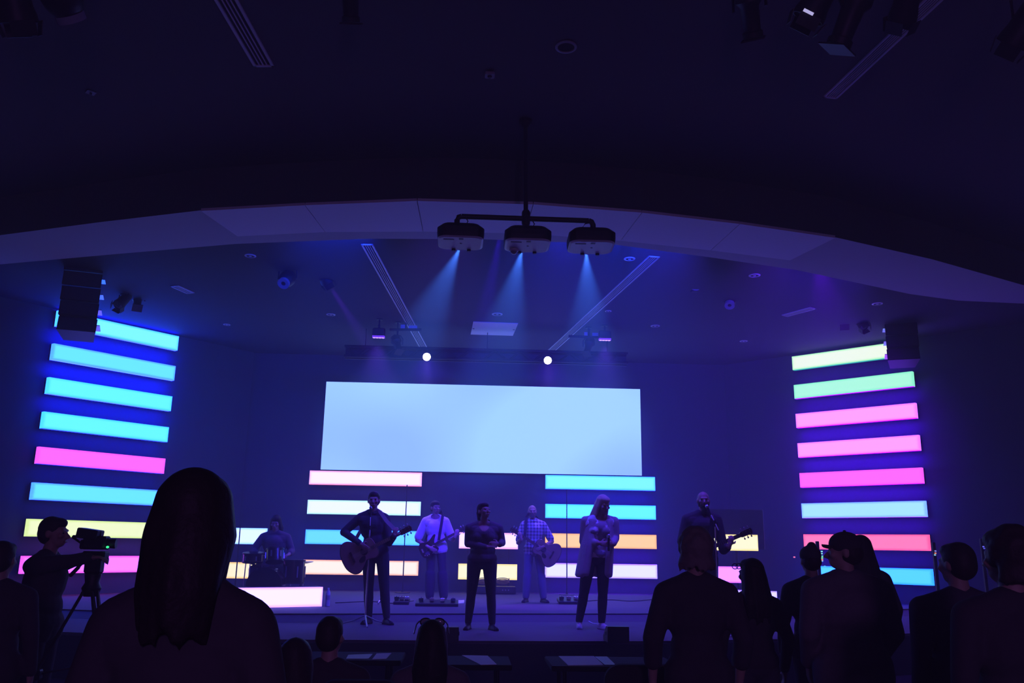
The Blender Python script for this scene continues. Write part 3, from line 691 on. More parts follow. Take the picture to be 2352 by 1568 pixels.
# stage fixtures
SF = [(283, 690, 14.6, (-.3, -.5, -.8), .1, .3, 'par', 'black spotlight with barn doors, left one of the cluster beside the left speaker', None),
      (316, 690, 14.9, (.25, -.5, -.8), .1, .36, 'ell', 'black spotlight, right one of the cluster beside the left speaker', None),
      (660, 640, 13.0, (-.15, -.6, -.6), .13, .32, 'head', 'dark moving head light under the bulkhead left of the stage vent', None),
      (742, 630, 13.4, (.45, .55, -.7), .11, .32, 'par', 'black spotlight throwing a violet beam beside the left stage vent', None),
      (912, 790, 16.0, (.25, -.4, -.8), .1, .36, 'ell', 'black spotlight over the left end of the truss', None),
      (1352, 795, 16.0, (-.25, -.4, -.8), .1, .36, 'ell', 'black spotlight over the right end of the truss', None),
      (870, 769, 15.8, (0, 0, -1), .07, .24, 'bar', 'small violet glowing strip light left of the left stage vent', LENS_V),
      (1389, 775, 15.8, (0, 0, -1), .07, .24, 'bar', 'small violet glowing strip light right of the right stage vent', LENS_V),
      (1594, 645, 13.4, (0, -.6, -.5), .14, .32, 'head', 'dark boxy moving head light right of the right stage vent', None),
      (1676, 685, 14.0, (-.2, -.5, -.8), .12, .36, 'head', 'dark moving head with a blue glint left of the right tower', None),
      (1938, 735, 15.4, (-.2, -.5, -.8), .1, .34, 'ell', 'black spotlight, left one of the cluster above the right tower', None),
      (1975, 738, 15.2, (.25, -.5, -.8), .1, .32, 'par', 'black spotlight, right one of the cluster above the right tower', None)]
for x, y, Y, aim, r, L, kd, lb, em_ in SF:
    t, c = fixture(x, y, Y, aim, r, L, lb, Z_SC, kd, em_)
    if x == 742: spot(c + Vector(aim).normalized() * .22, (1.2, 14.5, Z2), W_BEAM * 1.1, (0.16, 0.02, 1.0), 15, .6, .03)
    if kd == 'bar': spot(c + Vector((0, 0, -.1)), (c.x, Y, 0), W_BEAM * .35, (0.16, 0.05, 1.0), 75, 1.0, .05)
for x, y, lb in ((980, 819, 'dazzling white round spotlight on the truss above the screen\'s left half'), (1258, 827, 'dazzling white round spotlight on the truss above the screen\'s right half')):
    Yl = 16.35
    c0 = PY(x, y, Yl); aim = Vector((0, 0, EYE)) + Vector((0.3, 0, -.6)) - c0; aim.normalize()
    t, c = fixture(x, y, Yl, aim, .085, .18, lb, zt + .1, 'par', LENS_W, pipe=False)
    MB().cyl((0, 0, .14), (0, .16, zt - c.z - .1), .015).build('clamp', M['black'], t)
    spot(c + aim * .12, c + Vector((.1, -.75, -1.6)), W_BULB, (0.09, 0.012, 1.0), 115, 1.0, .05)
    spot(c + aim * .12, c + Vector((.06, -.25, -1.6)), 260, (0.3, 0.2, 1.0), 48, 1.0, .04)
# crossbars of the two hung clusters
for (xa, ya, xb, yb, Y, lb) in ((268, 651, 357, 640, 14.75, 'short dark pipe carrying the spotlights beside the left speaker'), (1912, 683, 1992, 705, 15.3, 'short dark pipe carrying the spotlights above the right tower'),
                                (895, 757, 968, 757, 16.0, 'short dark pipe over the left end of the truss'), (1306, 772, 1402, 776, 16.0, 'short dark pipe over the right end of the truss')):
    a, b = PY(xa, ya, Y), PY(xb, yb, Y)
    t = thing('lighting_pipe', lb, 'pipe', ((a.x + b.x) / 2, Y, (a.z + b.z) / 2), 0, 'lighting pipes'); c = Vector(t.location)
    MB().cyl(a - c, b - c, .028).build('pipe', M['black'], t, True)
    MB().cyl((0, 0.03, 0), (0, 0.03, Z_SC - c.z), .02).build('drop_pipe', M['black'], t, True)
    MB().box((-.05, .03, .06), (.1, .02, .09)).box((.14, .03, .06), (.16, .02, .07)).build('junction_plate', M['can'], t)
# blue and violet wash lamps unseen behind the bulkhead, with added fill for the front row
def unseen_spot(i, off, target, power, col, size_deg):
    "a tight unseen lamp"
    p = rr[i] + Vector((0, .07, 0)); p.z = Z_BK + .2
    return spot(p + Vector(off), target, power, col, size_deg, 1.0, .03)
def strip(i, target, power, col):
    "a long unseen area light along one facet of the bulkhead's back face"
    a_, b_ = rr[i], rr[i + 1]; p = (a_ + b_) / 2 + Vector((0, .06, 0)); p.z = Z_BK + .19
    l = bpy.data.lights.new('unseen_strip', 'AREA'); l.shape = 'RECTANGLE'; l.size = (b_ - a_).length * .95; l.size_y = .06
    l.energy = power / 4; l.color = col; l.spread = math.radians(130)
    o = bpy.data.objects.new('unseen_strip', l); COL.objects.link(o); o.location = p
    o.rotation_euler = (Vector(target) - p).to_track_quat('-Z', 'Y').to_euler()
    return o
for i, tx, ty, cl, k in ((3, -3.5, 17.5, BLUE, .5), (5, -1.0, 17.0, BLUE, .6), (6, 1.6, 17.0, BLUE, .6), (8, 4.5, 16.5, VIOLET, .5)):
    strip(i, (tx, ty, 1.5), W_WASH * k, cl)
unseen_spot(3, (-.8, .12, 0), PY(250, 850, 16.5), W_TOWER, (0.01, 0.02, 1.0), 38)
unseen_spot(8, (.4, .1, 0), PY(1970, 1030, 16.9), W_TOWER * .55, (0.16, 0.0, 1.0), 40)
for i, tx in ((4, -1.0), (5, .3), (6, 1.8), (7, 3.4)):      # soft violet fill added over the front row
    strip(i, (tx, 12.2, 1.0), 190, (0.14, 0.035, 1.0))
for i, tx, ty in ((5, -.45, 15.3), (6, 1.35, 15.6)):      # two tight unseen lamps on the players at the back
    unseen_spot(i, (.3, 0, 0), (tx, ty, 1.6), W_KEY, (0.05, 0.0, 1.0), 15)
# ------------------------------------------------------------------ people
def remesh(mb, name, material, parent, voxel, smooth=4, fac=0.5):
    "fuse overlapping rounded volumes into one continuous skin"
    o = mb.build('tmp_' + name, material)
    r = o.modifiers.new('r', 'REMESH'); r.mode = 'VOXEL'; r.voxel_size = voxel; r.use_smooth_shade = True
    if smooth:
        s = o.modifiers.new('s', 'SMOOTH'); s.iterations = smooth; s.factor = fac
    dg = bpy.context.evaluated_depsgraph_get(); dg.update()
    me = bpy.data.meshes.new_from_object(o.evaluated_get(dg), depsgraph=dg)
    old = o.data; bpy.data.objects.remove(o); bpy.data.meshes.remove(old)
    me.name = name
    if not me.materials: me.materials.append(material)
    for p in me.polygons: p.use_smooth = True
    n = bpy.data.objects.new(name, me); COL.objects.link(n)
    if parent is not None: n.parent = parent
    return n

def lerp(a, b, t): return a + (b - a) * t

def hand(mb, wrist, d, nrm, side, curl=0.5, s=1.0, spread=0.0):
    "palm, four bent fingers of unequal length and a thumb leaving the side of the palm"
    d = Vector(d).normalized(); nrm = Vector(nrm); nrm = (nrm - d * nrm.dot(d)).normalized()   # nrm points out of the palm
    lat = d.cross(nrm) * side                                                                # towards the thumb
    w = Vector(wrist); pc = w + d * .048 * s
    R_ = Matrix((lat, d, nrm)).transposed()
    mb.ell(pc, (.040 * s, .052 * s, .0155 * s), R_, 14, 8)
    mb.cap(w - d * .02 * s, w + d * .02 * s, .026 * s, .027 * s)
    for k, (o, L) in enumerate(((.030, .074), (.010, .083), (-.010, .077), (-.029, .060))):
        b = w + d * (.088 - abs(o - .01) * .25) * s + lat * o * s
        dd = (d + lat * o * spread * 12).normalized(); p = b; ang = 0
        for seg, f in enumerate((.44, .31, .25)):
            ang += curl * (0.75 if seg == 0 else 1.0)
            v = dd * math.cos(ang) + nrm * math.sin(ang); q = p + v * L * f * s
            mb.cap(p, q, (.0098 - .0008 * seg) * s, (.0092 - .0009 * seg) * s, 8); p = q
    b = w + d * .03 * s + lat * .033 * s
    t1 = b + (lat * .75 + d * .55 + nrm * .35).normalized() * .036 * s
    t2 = t1 + (lat * .25 + d * .8 + nrm * (.3 + .4 * curl)).normalized() * .030 * s
    mb.cap(b - lat * .012 * s, t1, .014 * s, .0112 * s, 8).cap(t1, t2, .0112 * s, .0092 * s, 8)

def person(label, loc, rotz, h, group, pose=None, fit=None, voxel=0.008):
    """one figure in local space facing -Y; 'a' is its right side (-X), 'b' its left (+X)"""
    P = dict(pel=(0, 0), che=(0, 0), hea=(0, 0), hy=0, ht=0, hr=0, seat=None, hip=.93,
             ea=(-.27, .03, 1.14), eb=(.27, .03, 1.14), wa=(-.26, -.06, .90), wb=(.26, -.06, .90),
             da=(0, -.15, -1), db=(0, -.15, -1), na=(1, 0, 0), nb=(-1, 0, 0), ca=.35, cb=.35,
             fa=(-.11, 0), fb=(.11, 0), ta=0, tb=0, ka=None, kb=None, wide=1.0, face=True)
    P.update(pose or {})
    F = dict(shirt='cloth_black', sleeve='long', trousers='denim_dark', shoes='shoe', hair='short', hcol='hair_dark', st=.016, tt=.014, hem=.90, collar=False, neckline=False)
    F.update(fit or {})
    root = thing('person', label, 'person', loc, rotz, group)
    s = h / 1.75; W = P['wide']
    dz = 0 if P['seat'] is None else P['seat'] + .10 - .93
    def off(z):
        pe, ch, he = Vector(P['pel']), Vector(P['che']), Vector(P['hea'])
        if z < .95: return pe
        if z < 1.35: return pe.lerp(ch, (z - .95) / .4)
        return ch.lerp(he, min(1, (z - 1.35) / .3))
    def B(x, y, z): o = off(z); return Vector((x + o.x, y + o.y, z + dz)) * s
    def V(p): return Vector(p) * s if P['seat'] is None else (Vector(p) + Vector((0, 0, dz))) * s
    bod, shi, tro = MB(), MB(), MB()
    st, tt = F['st'] * s, F['tt'] * s
    def E(lst, c, r):
        for mb, g in lst: mb.ell(c, (r[0] * s + g, r[1] * s + g, r[2] * s + g))
    def C(lst, p0, p1, r0, r1):
        for mb, g in lst: mb.cap(p0, p1, r0 * s + g, r1 * s + g)
    T = [(bod, 0), (shi, st)]
    E([(bod, 0), (tro, tt)], B(0, .01, .95), (.165 * W, .115 * W, .115))
    E(T, B(0, .0, 1.08), (.142 * W, .102 * W, .14)); E(T, B(0, 0, 1.27), (.168 * W, .112 * W, .17))
    E(T, B(0, -.015, 1.31), (.15 * W, .11 * W, .11))
    if F.get('bust'): 
        for sx in (-.075, .075): E(T, B(sx, -.085, 1.27), (.07, .06, .065))
    for sx in (-1, 1): C(T, B(sx * .045, .015, 1.45), B(sx * .165 * W, .01, 1.395), .05, .055)
    C(T, B(-.12 * W, .0, 1.36), B(.12 * W, .0, 1.36), .075, .075)
    C(T, B(-.05, .015, 1.455), B(.05, .015, 1.455), .05, .05)
    C([(bod, 0)], B(0, .015, 1.44), B(0, .005, 1.58), .058, .052)
    if F['hem'] < .95:      # shirt worn over the hips
        hz = F['hem']; fl = F.get('flare', 0)
        E([(shi, st + .006)], B(0, .01, .97), (.165 * W, .112 * W, .11))
        if hz < .86: 
            for sx in (-1, 1): C([(shi, st + .004)], B(sx * .07 * W, .01, .95), B(sx * (.08 + fl) * W, .01, hz + .08), .105 * W, .1 * W)
            C([(shi, st)], B(-.08 * W, .02, hz + .09), B(.08 * W, .02, hz + .09), .1 * W, .1 * W)
    # arms
    for k, sg in (('a', -1), ('b', 1)):
        sh = B(sg * .178 * W, .01, 1.39); el = V(P['e' + k]); wr = V(P['w' + k])
        sl = F['sleeve']
        C([(bod, 0)], sh, el, .051 * (.6 + .4 * W), .039); C([(bod, 0)], el, wr, .040, .027)
        if sl == 'long': C([(shi, st * .8)], sh, el, .054 * (.6 + .4 * W), .043); C([(shi, st * .7)], el, lerp(el, wr, .97), .043, .031)
        elif sl == 'half': C([(shi, st)], sh, el, .054, .047); C([(shi, st)], el, lerp(el, wr, .55), .046, .040)
        elif sl == 'none': pass
        else: C([(shi, st * 1.1)], sh, lerp(sh, el, .82), .055 * (.6 + .4 * W), .052)
        hand(bod, wr, P['d' + k], P['n' + k], -sg if P.get('flip' + k) is None else sg, P['c' + k], s)
    # legs
    for k, sg in (('a', -1), ('b', 1)):
        hp = B(sg * .092 * W, .01, .90); f = P['f' + k]; toe = P['t' + k]
        if P['seat'] is None:
            an = Vector((f[0], f[1] + .03, .085)) * s
            kn = lerp(hp, an, .53) + Vector((0, -.02, 0)) * s if P['k' + k] is None else Vector(P['k' + k]) * s
        else:
            kn = Vector(P['k' + k] or (sg * .13, -.43, P['seat'] + .06)) * s; an = Vector((sg * .13, -.40, .085)) * s
            if P['k' + k] is not None: an = Vector((P['k' + k][0], P['k' + k][1] + .03, .085)) * s
        C([(bod, 0), (tro, tt)], hp, kn, .082 * W, .055); C([(bod, 0), (tro, tt * (F.get('baggy', 1)))], kn, lerp(kn, an, .35), .052, .053); 
        C([(bod, 0), (tro, tt * (F.get('baggy', 1)))], lerp(kn, an, .35), an + Vector((0, 0, .02)) * s, .053, .036)
        td = Vector((math.sin(toe) * 1, -math.cos(toe), 0))
        a0 = Vector((an.x, an.y, 0))
        fo = MB(); 
        fo.cap(a0 + Vector((0, 0, .042 * s)) - td * .035 * s, a0 + td * .15 * s + Vector((0, 0, .03 * s)), .041 * s, .030 * s)
        fo.cap(a0 + Vector((0, 0, .04 * s)), a0 + Vector((0, 0, .085 * s)), .042 * s, .042 * s); fo.box(a0 + td * .055 * s + Vector((0, 0, .013 * s)), (.076 * s, .25 * s, .026 * s), Rz(math.atan2(td.x, -td.y)))
        remesh(fo, 'shoe', M[F['shoes']], root, .010, 2)
        bod.cap(a0 + Vector((0, 0, .05 * s)), a0 + td * .10 * s + Vector((0, 0, .035 * s)), .03 * s, .022 * s)
    # head, turned about the neck
    hb = B(0, .005, 1.565)
    HR = Matrix.Rotation(P['hy'], 3, 'Z') @ Matrix.Rotation(P['ht'], 3, 'X') @ Matrix.Rotation(P['hr'], 3, 'Y')
    def H(x, y, z): return hb + HR @ (Vector((x, y, z)) * s)
    def HE(mb, c, r, g=0): mb.ell(H(*c), (r[0] * s + g, r[1] * s + g, r[2] * s + g), HR)
    HE(bod, (0, .012, .092), (.076, .094, .094)); HE(bod, (0, -.032, .055), (.062, .062, .085)); HE(bod, (0, -.048, .0), (.044, .044, .035))
    HE(bod, (0, -.03, .012), (.055, .052, .04))
    bod.cap(H(0, -.088, .075), H(0, -.117, .042), .010 * s, .0145 * s, 8); HE(bod, (0, -.105, .036), (.018, .012, .009))
    bod.cap(H(-.04, -.082, .094), H(.04, -.082, .094), .012 * s, .012 * s, 8)
    bod.cap(H(-.02, -.088, .008), H(.02, -.088, .008), .0085 * s, .0085 * s, 8)
    for sg in (-1, 1):
        HE(bod, (sg * .045, -.07, .05), (.022, .022, .02)); HE(bod, (sg * .077, .012, .062), (.012, .022, .033))
    remesh(bod, 'body', M['skin'], root, voxel, 3, .45)
    if P['face']:
        for sg in (-1, 1): MB().ell(H(sg * .031, -.084, .073), (.0105 * s, .007 * s, .0065 * s), HR, 10, 6).build('eye', M['eye'], root, True)
        MB().cap(H(-.021, -.096, .008), H(.021, -.096, .008), .006 * s, .006 * s, 8).build('lips', M['lips'], root, True)
    shirt = remesh(shi, F.get('sname', 'shirt'), M[F['shirt']], root, voxel * 1.15, 4)
    if F['neckline']:          # scoop neck: an opening in the cloth that bares the chest
        c_ = B(0, 0, 1.475); bm_ = bmesh.new(); bm_.from_mesh(shirt.data)
        kill = [f for f in bm_.faces if ((f.calc_center_median().x - c_.x) / (.082 * s)) ** 2 + ((f.calc_center_median().z - c_.z) / (F['neckline'] * s)) ** 2 < 1 and f.calc_center_median().y < c_.y]
        bmesh.ops.delete(bm_, geom=kill, context='FACES'); bm_.to_mesh(shirt.data); bm_.free()
    remesh(tro, 'trousers', M[F['trousers']], root, voxel * 1.15, 4)
    if F['collar']:
        mb = MB()
        mb.tube([B(.066 * math.cos(a), .01 + .07 * math.sin(a), 1.49 - .035 * max(0, -math.sin(a))) for a in [math.radians(-80 + 20 * i) for i in range(18)]], .014 * s, 8)
        mb.build('collar', M[F['shirt']], shirt, True)
    # hair
    ha = MB(); hs = F['hair']; hm = M[F['hcol']]; hv = voxel * 1.1
    def cap_hair(t=.010, front=-.055):
        HE(ha, (0, .025, .108), (.076, .088, .085), t * s); HE(ha, (0, .045, .07), (.074, .07, .08), t * s * .8)
        HE(ha, (0, -.02, .148), (.06, .062, .035), t * s)
    if hs == 'short': cap_hair()
    elif hs == 'thin': HE(ha, (0, .03, .1), (.077, .086, .08), .003 * s); HE(ha, (0, .05, .06), (.073, .064, .06), .004 * s)
    elif hs == 'shaggy':
        cap_hair(.02)
        r_ = random.Random(3)
        for i in range(150):
            a = r_.uniform(0, 6.28); e = r_.uniform(-.6, 1.4); c = (.09 * math.cos(a) * math.cos(e), .03 + .1 * math.sin(a) * math.cos(e), .1 + .105 * math.sin(e))
            if c[1] > -.05 or c[2] > .13: HE(ha, c, (.019, .019, .021))
        for i in range(60):
            a = r_.uniform(-.3, 3.44); ha.cap(H(.085 * math.cos(a), .03 + .085 * math.sin(a), .04), H(.1 * math.cos(a) + r_.uniform(-.02, .02), .03 + .095 * math.sin(a), r_.uniform(-.05, .0)), .013 * s, .006 * s, 6)
    elif hs in ('long', 'longthin'):
        cap_hair(.014)
        r_ = random.Random(5); L = F.get('hlen', .30)
        for i in range(90):
            a = r_.uniform(-.55, 3.69); r1 = r_.uniform(.75, 1.0)
            x0, y0 = .088 * math.cos(a) * r1, .025 + .092 * math.sin(a) * r1
            k2 = F.get('hspread', 1.25)
            x1, y1 = x0 * k2 + r_.uniform(-.015, .015), y0 * 1.15 + .02 + r_.uniform(-.01, .012)
            ln = L * r_.uniform(.75, 1.0)
            pts = [H(x0 * .8, y0 * .8, .14), H(x0 * 1.05, y0 * 1.05, .04), H(x1, y1, .04 - ln * .55), H(x1 * .97, y1 * .98, .04 - ln)]
            for j in range(3): ha.cap(pts[j], pts[j + 1], (.022, .02, .015)[j] * s, (.02, .015, .006)[j] * s, 7)
    elif hs == 'bun':
        cap_hair(.010); HE(ha, (0, .13, .07), (.035, .04, .04)); 
        if F.get('tail'): ha.cap(H(0, .13, .06), H(.0, .15, -.10), .032 * s, .014 * s)
    elif hs == 'cap':
        HE(ha, (0, .035, .065), (.075, .08, .075), .006 * s)
    if ha.v: remesh(ha, 'hair', hm, root, hv, 1 if hs in ('shaggy',) else 3)
    if F.get('beard'):
        be = MB(); L = F['beard']
        HE(be, (0, -.045, -.005), (.055, .052, .045)); HE(be, (0, -.06, -.02 - L * .4), (.04, .035, .02 + L * .5)); HE(be, (0, -.092, .022), (.035, .012, .010))
        for sg in (-1, 1): HE(be, (sg * .058, -.015, .03), (.018, .035, .045))
        remesh(be, 'beard', M[F.get('bcol', F['hcol'])], root, voxel, 2)
    if hs == 'cap' or F.get('hat'):
        kind = F.get('hat', 'cap'); hm2 = M[F.get('hatcol', 'cloth_black')]
        cb_ = MB()
        cb_.ell(H(0, .012, .118), (.088 * s, .104 * s, .082 * s), HR, 20, 12)
        if kind == 'beanie': cb_.cap(H(0, .03, .15), H(0, .05, .19), .07 * s, .04 * s)
        crown = remesh(cb_, 'cap_crown' if kind != 'beanie' else 'beanie', hm2, root, .010, 2)
        if kind != 'beanie':
            n_ = 14; vs = []
            for z_ in (0, -.008):
                for i in range(n_ + 1):
                    a = math.pi * i / n_; vs.append(H(.074 * math.cos(a), -.06 - .0 - .0 * math.sin(a), .112 + z_)); 
                for i in range(n_ + 1):
                    a = math.pi * i / n_; vs.append(H(.078 * math.cos(a), -.075 - .058 * math.sin(a), .118 - .022 * abs(math.cos(a)) + z_))
            m_ = n_ + 1; fs = []
            for i in range(n_):
                fs += [(i, i + 1, m_ + i + 1, m_ + i), (2 * m_ + i, 3 * m_ + i, 3 * m_ + i + 1, 2 * m_ + i + 1), (m_ + i, m_ + i + 1, 3 * m_ + i + 1, 3 * m_ + i)]
            MB().add(vs, fs).build('cap_brim', hm2, root, True)
            MB().ell(H(0, .012, .202), (.01 * s, .01 * s, .006 * s)).build('cap_button', hm2, root, True)
    root['_H'] = [0]
    del root['_H']
    return root, H, B, shirt

# ------------------------------------------------------------------ instruments
def smooth_closed(pts, n=6):
    out = []; N = len(pts)
    for i in range(N):
        p0, p1, p2, p3 = (Vector((*pts[(i + k) % N], 0)) for k in (-1, 0, 1, 2))
        for j in range(n):
            t = j / n
            v = 0.5 * ((2 * p1) + (p2 - p0) * t + (2 * p0 - 5 * p1 + 4 * p2 - p3) * t * t + (3 * p1 - p0 - 3 * p2 + p3) * t ** 3); out.append((v.x, v.y))
    return out
def guitar(label, c, ang, tiltx, kind, s=1.0, strap_pts=None, flip=False, rot=0.0, strap_m='strap', name='acoustic_guitar'):
    """c: centre of the body; local +X runs along the neck, face towards -Y"""
    g = thing(name, label, 'guitar', c, 0, 'guitars on stage')
    R_ = Matrix.Rotation(rot, 3, 'Z') @ Matrix.Rotation(-ang if not flip else ang, 3, 'Y') @ (Matrix.Rotation(math.pi, 3, 'Z') @ Matrix.Scale(-1, 3, (0, 1, 0)) if flip else Matrix.Identity(3)) @ Matrix.Rotation(tiltx, 3, 'X')
    fr_ = (R_ * s).to_4x4() if False else R_.to_4x4() @ Matrix.Scale(s, 4)
    def L(x, y, z): return fr_ @ Vector((x, y, z))
    if kind == 'ac':
        half = [(-.25, 0), (-.235, .12), (-.17, .215), (-.09, .225), (.0, .165), (.05, .125), (.11, .125), (.18, .145), (.235, .11), (.25, .03)]
        pts = smooth_closed(half + [(x, -z) for x, z in reversed(half[1:])], 5)
        MB().prism(pts, -.05, .05, fr_, .008).build('body', M['wood'], g, False)
        MB().prism([(x * 1.0, z * 1.0) for x, z in pts], -.044, .049, fr_ @ Matrix.Scale(1.012, 4)).build('side_rim', M['wood_dark'], g)
        q = (R_ @ Vector((0, -1, 0))).to_track_quat('Z', 'Y').to_matrix()
        MB().lathe(L(.07, -.0515, 0), [(.052 * s, 0), (.052 * s, .001), (.001, .0015)], 28, q).build('sound_hole', M['ebony'], g)
        MB().box(L(-.105, -.056, 0), (.03 * s, .012 * s, .15 * s), R_).build('bridge', M['wood_dark'], g)
        pk = smooth_closed([(.02, -.05), (.06, -.065), (.03, -.12), (-.03, -.12), (-.04, -.08)], 3)
        MB().prism(pk, -.0535, -.051, fr_).build('pickguard', M['ebony'], g)
        n0, n1, ny = .25, .60, -.045; bridge_x = -.105
    else:
        if kind == 'el': outl = [(-.19, .02), (-.175, .12), (-.09, .165), (.0, .125), (.06, .115), (.13, .16), (.175, .15), (.15, .085), (.14, .03), (.14, -.03), (.19, -.09), (.16, -.135), (.06, -.12), (.0, -.125), (-.09, -.16), (-.175, -.11)]
        else: outl = [(-.19, .02), (-.175, .11), (-.09, .15), (.0, .12), (.08, .125), (.19, .18), (.23, .16), (.17, .09), (.14, .03), (.14, -.03), (.17, -.10), (.12, -.14), (.03, -.12), (-.07, -.155), (-.16, -.14), (-.19, -.06)]
        MB().prism(smooth_closed(outl, 4), -.021, .021, fr_, .006).build('body', M['sunburst'], g)
        for x in (-.08, .0, .07): MB().rbox(L(x, -.025, 0), (.035 * s, .012 * s, .085 * s), .003, R_).build('pickup', M['ebony'], g)
        MB().rbox(L(-.135, -.026, 0), (.03 * s, .014 * s, .08 * s), .003, R_).build('bridge', M['steel'], g)
        MB().prism(smooth_closed([(-.1, -.06), (.1, -.05), (.09, -.095), (-.02, -.11), (-.1, -.1)], 3), -.0235, -.021, fr_).build('pickguard', M['cloth_dgrey'], g)
        for zx in ((-.13, -.1), (-.09, -.12), (-.05, -.12)): MB().cyl(L(zx[0], -.021, zx[1]), L(zx[0], -.038, zx[1]), .011 * s).build('knob', M['steel'], g)
        n0, n1, ny = .10, .62 if kind == 'el' else .70, -.018; bridge_x = -.135
    mb = MB(); mb.box(L((n0 + n1) / 2, ny + .012, 0), ((n1 - n0) * s, .024 * s, .048 * s), R_); mb.build('neck', M['wood_dark'], g)
    MB().box(L((n0 - .08 + n1) / 2, ny - .003, 0), ((n1 - n0 + .08) * s, .006 * s, .05 * s), R_).build('fingerboard', M['ebony'], g)
    mb = MB(); x = n1; 
    for k in range(14): x = bridge_x + (n1 - bridge_x) / (2 ** (k / 12)); mb.box(L(x, ny - .007, 0), (.002 * s, .002, .048 * s), R_)
    fb = mb.build('frets', M['steel'], g); tag(fb, 'thin steel frets')
    hd = [(n1, -.022), (n1 + .02, -.035), (n1 + .17, -.04), (n1 + .185, 0), (n1 + .17, .04), (n1 + .02, .035), (n1, .022)]
    MB().prism(hd, ny, ny + .018, fr_).build('headstock', M['wood_dark'], g)
    np_ = 3 if kind != 'ba' else 2
    for sg in (-1, 1):
        for k in range(np_):
            xx = n1 + .045 + k * .05; mb = MB()
            mb.cyl(L(xx, ny + .009, sg * .038), L(xx, ny + .009, sg * .055), .004 * s, n=8); mb.ell(L(xx, ny + .009, sg * .065), (.011 * s, .006 * s, .014 * s), R_, 10, 6)
            mb.cyl(L(xx, ny, sg * .02), L(xx, ny - .014, sg * .02), .004 * s, n=8); mb.build('tuning_peg', M['steel'], g, True)
    mb = MB(); ns = 6 if kind != 'ba' else 4
    for k in range(ns):
        z = (k / (ns - 1) - .5) * .036; mb.cyl(L(bridge_x, ny - .012 if kind != 'ac' else -.063, z * 1.3), L(n1, ny - .008, z), .0009 * s, n=5)
    mb.build('strings', M['steel'], g)
    if strap_pts:
        P_ = [Vector(p) - Vector(c) for p in strap_pts]; mb = MB(); vs = []; n_ = len(P_)
        for k, p in enumerate(P_):
            t_ = (P_[min(k + 1, n_ - 1)] - P_[max(k - 1, 0)]).normalized(); sd = t_.cross(Vector((0, -1, 0))).normalized() * .025; nn = t_.cross(sd).normalized() * .0025
            vs += [p + sd + nn, p - sd + nn, p - sd - nn, p + sd - nn]
        fs = [(4 * k + i, 4 * k + (i + 1) % 4, 4 * k + 4 + (i + 1) % 4, 4 * k + 4 + i) for k in range(n_ - 1) for i in range(4)]
        mb.add(vs, fs).build('strap', M[strap_m], g, True)
    return g, L
# ------------------------------------------------------------------ the band
BAND = 'band on stage'; AUD = 'audience watching the stage'
def L_(root, s):
    return lambda px, py, dy=0.0: tuple((PY(px, py, root.y + dy) - root) / s)
def gtr(label, root, tail, head, dy, kind, total, back, strap, flip=False, strap_m='strap', name='acoustic_guitar'):
    A, B_ = PY(*tail, root.y + dy), PY(*head, root.y + dy)
    v = B_ - A; s = v.length / total; c = A + v * (back / total); ang = math.atan2(v.z, abs(v.x))
    return guitar(label, c, ang, 0.0, kind, s, [PY(x, y, root.y + d_) for x, y, d_ in strap], flip, 0.0, strap_m, name)

# front left: acoustic guitarist at his microphone
r = PZ(864, 1433, Z1); h = PY(858, 1130, r.y).z - Z1; s = h / 1.75; l = L_(r, s)
person('person in dark shirt singing and strumming an acoustic guitar at a microphone', r, 0, h, BAND,
       dict(fa=(l(845, 1430)[0], .02), fb=(l(887, 1430)[0], -.02), ta=-.35, tb=.5, ea=l(790, 1222, .02), wa=l(826, 1247, -.27), eb=l(894, 1245, -.08), wb=l(905, 1232, -.30),
            da=(.75, -.1, -.55), na=(0, 1, .1), ca=.35, db=(.2, 0, 1), nb=(0, 1, .1), cb=.75, hea=(l(859, 1160)[0], -.02), che=(l(854, 1215)[0], 0), pel=(l(861, 1310)[0], 0)),
       dict(shirt='cloth_navy', trousers='denim_dark', hair='short', collar=True, hem=.86), voxel=.007)
gtr('acoustic guitar with pale top held by the front left guitarist', r, (788, 1291), (946, 1211), -.215, 'ac', 1.035, .25,
    [(795, 1282, -.16), (806, 1258, .06), (830, 1215, .16), (852, 1184, .13), (866, 1170, .02), (874, 1176, -.10), (888, 1196, -.17), (910, 1219, -.215)])
def mic_stand(label, base, zt, mic_, boom_from, r_=.3):
    t = thing('microphone_stand', label, 'microphone stand', base, 0, 'microphone stands'); b = Vector(base)
    for k in range(3):
        a = math.radians(-90 + 12 + 120 * k); MB().tube([(0, 0, .13), (r_ * .5 * math.cos(a), r_ * .5 * math.sin(a), .055), (r_ * math.cos(a), r_ * math.sin(a), .012)], .009).build('leg', M['steel'], t, True)
    MB().cyl((0, 0, .08), (0, 0, zt), .011, .009).build('pole', M['steel'], t, True)
    MB().cyl((0, 0, zt - .05), (0, 0, zt + .03), .018).build('clutch', M['black'], t, True)
    m_ = Vector(mic_) - b; f_ = Vector((0, 0, zt)); d_ = (m_ - f_).normalized()
    if boom_from: MB().cyl(f_ - d_ * .12, m_ - d_ * .13, .007).build('boom', M['steel'], t, True)
    q = d_.to_track_quat('Z', 'Y').to_matrix()
    MB().lathe(m_ - d_ * .14, [(.01, 0), (.012, .02), (.016, .1), (.018, .11)], 14, q).build('microphone', M['blackm'], t, True)
    MB().ell(m_, (.024, .024, .03), q, 14, 8).build('microphone_grille', M['steel'], t, True)
    return t
mb_ = PZ(838, 1436, Z1)
mic_stand('tripod microphone stand in front of the acoustic guitarist', mb_, PY(842, 1212, mb_.y).z - Z1, PY(852, 1166, mb_.y + .12), True, .34)

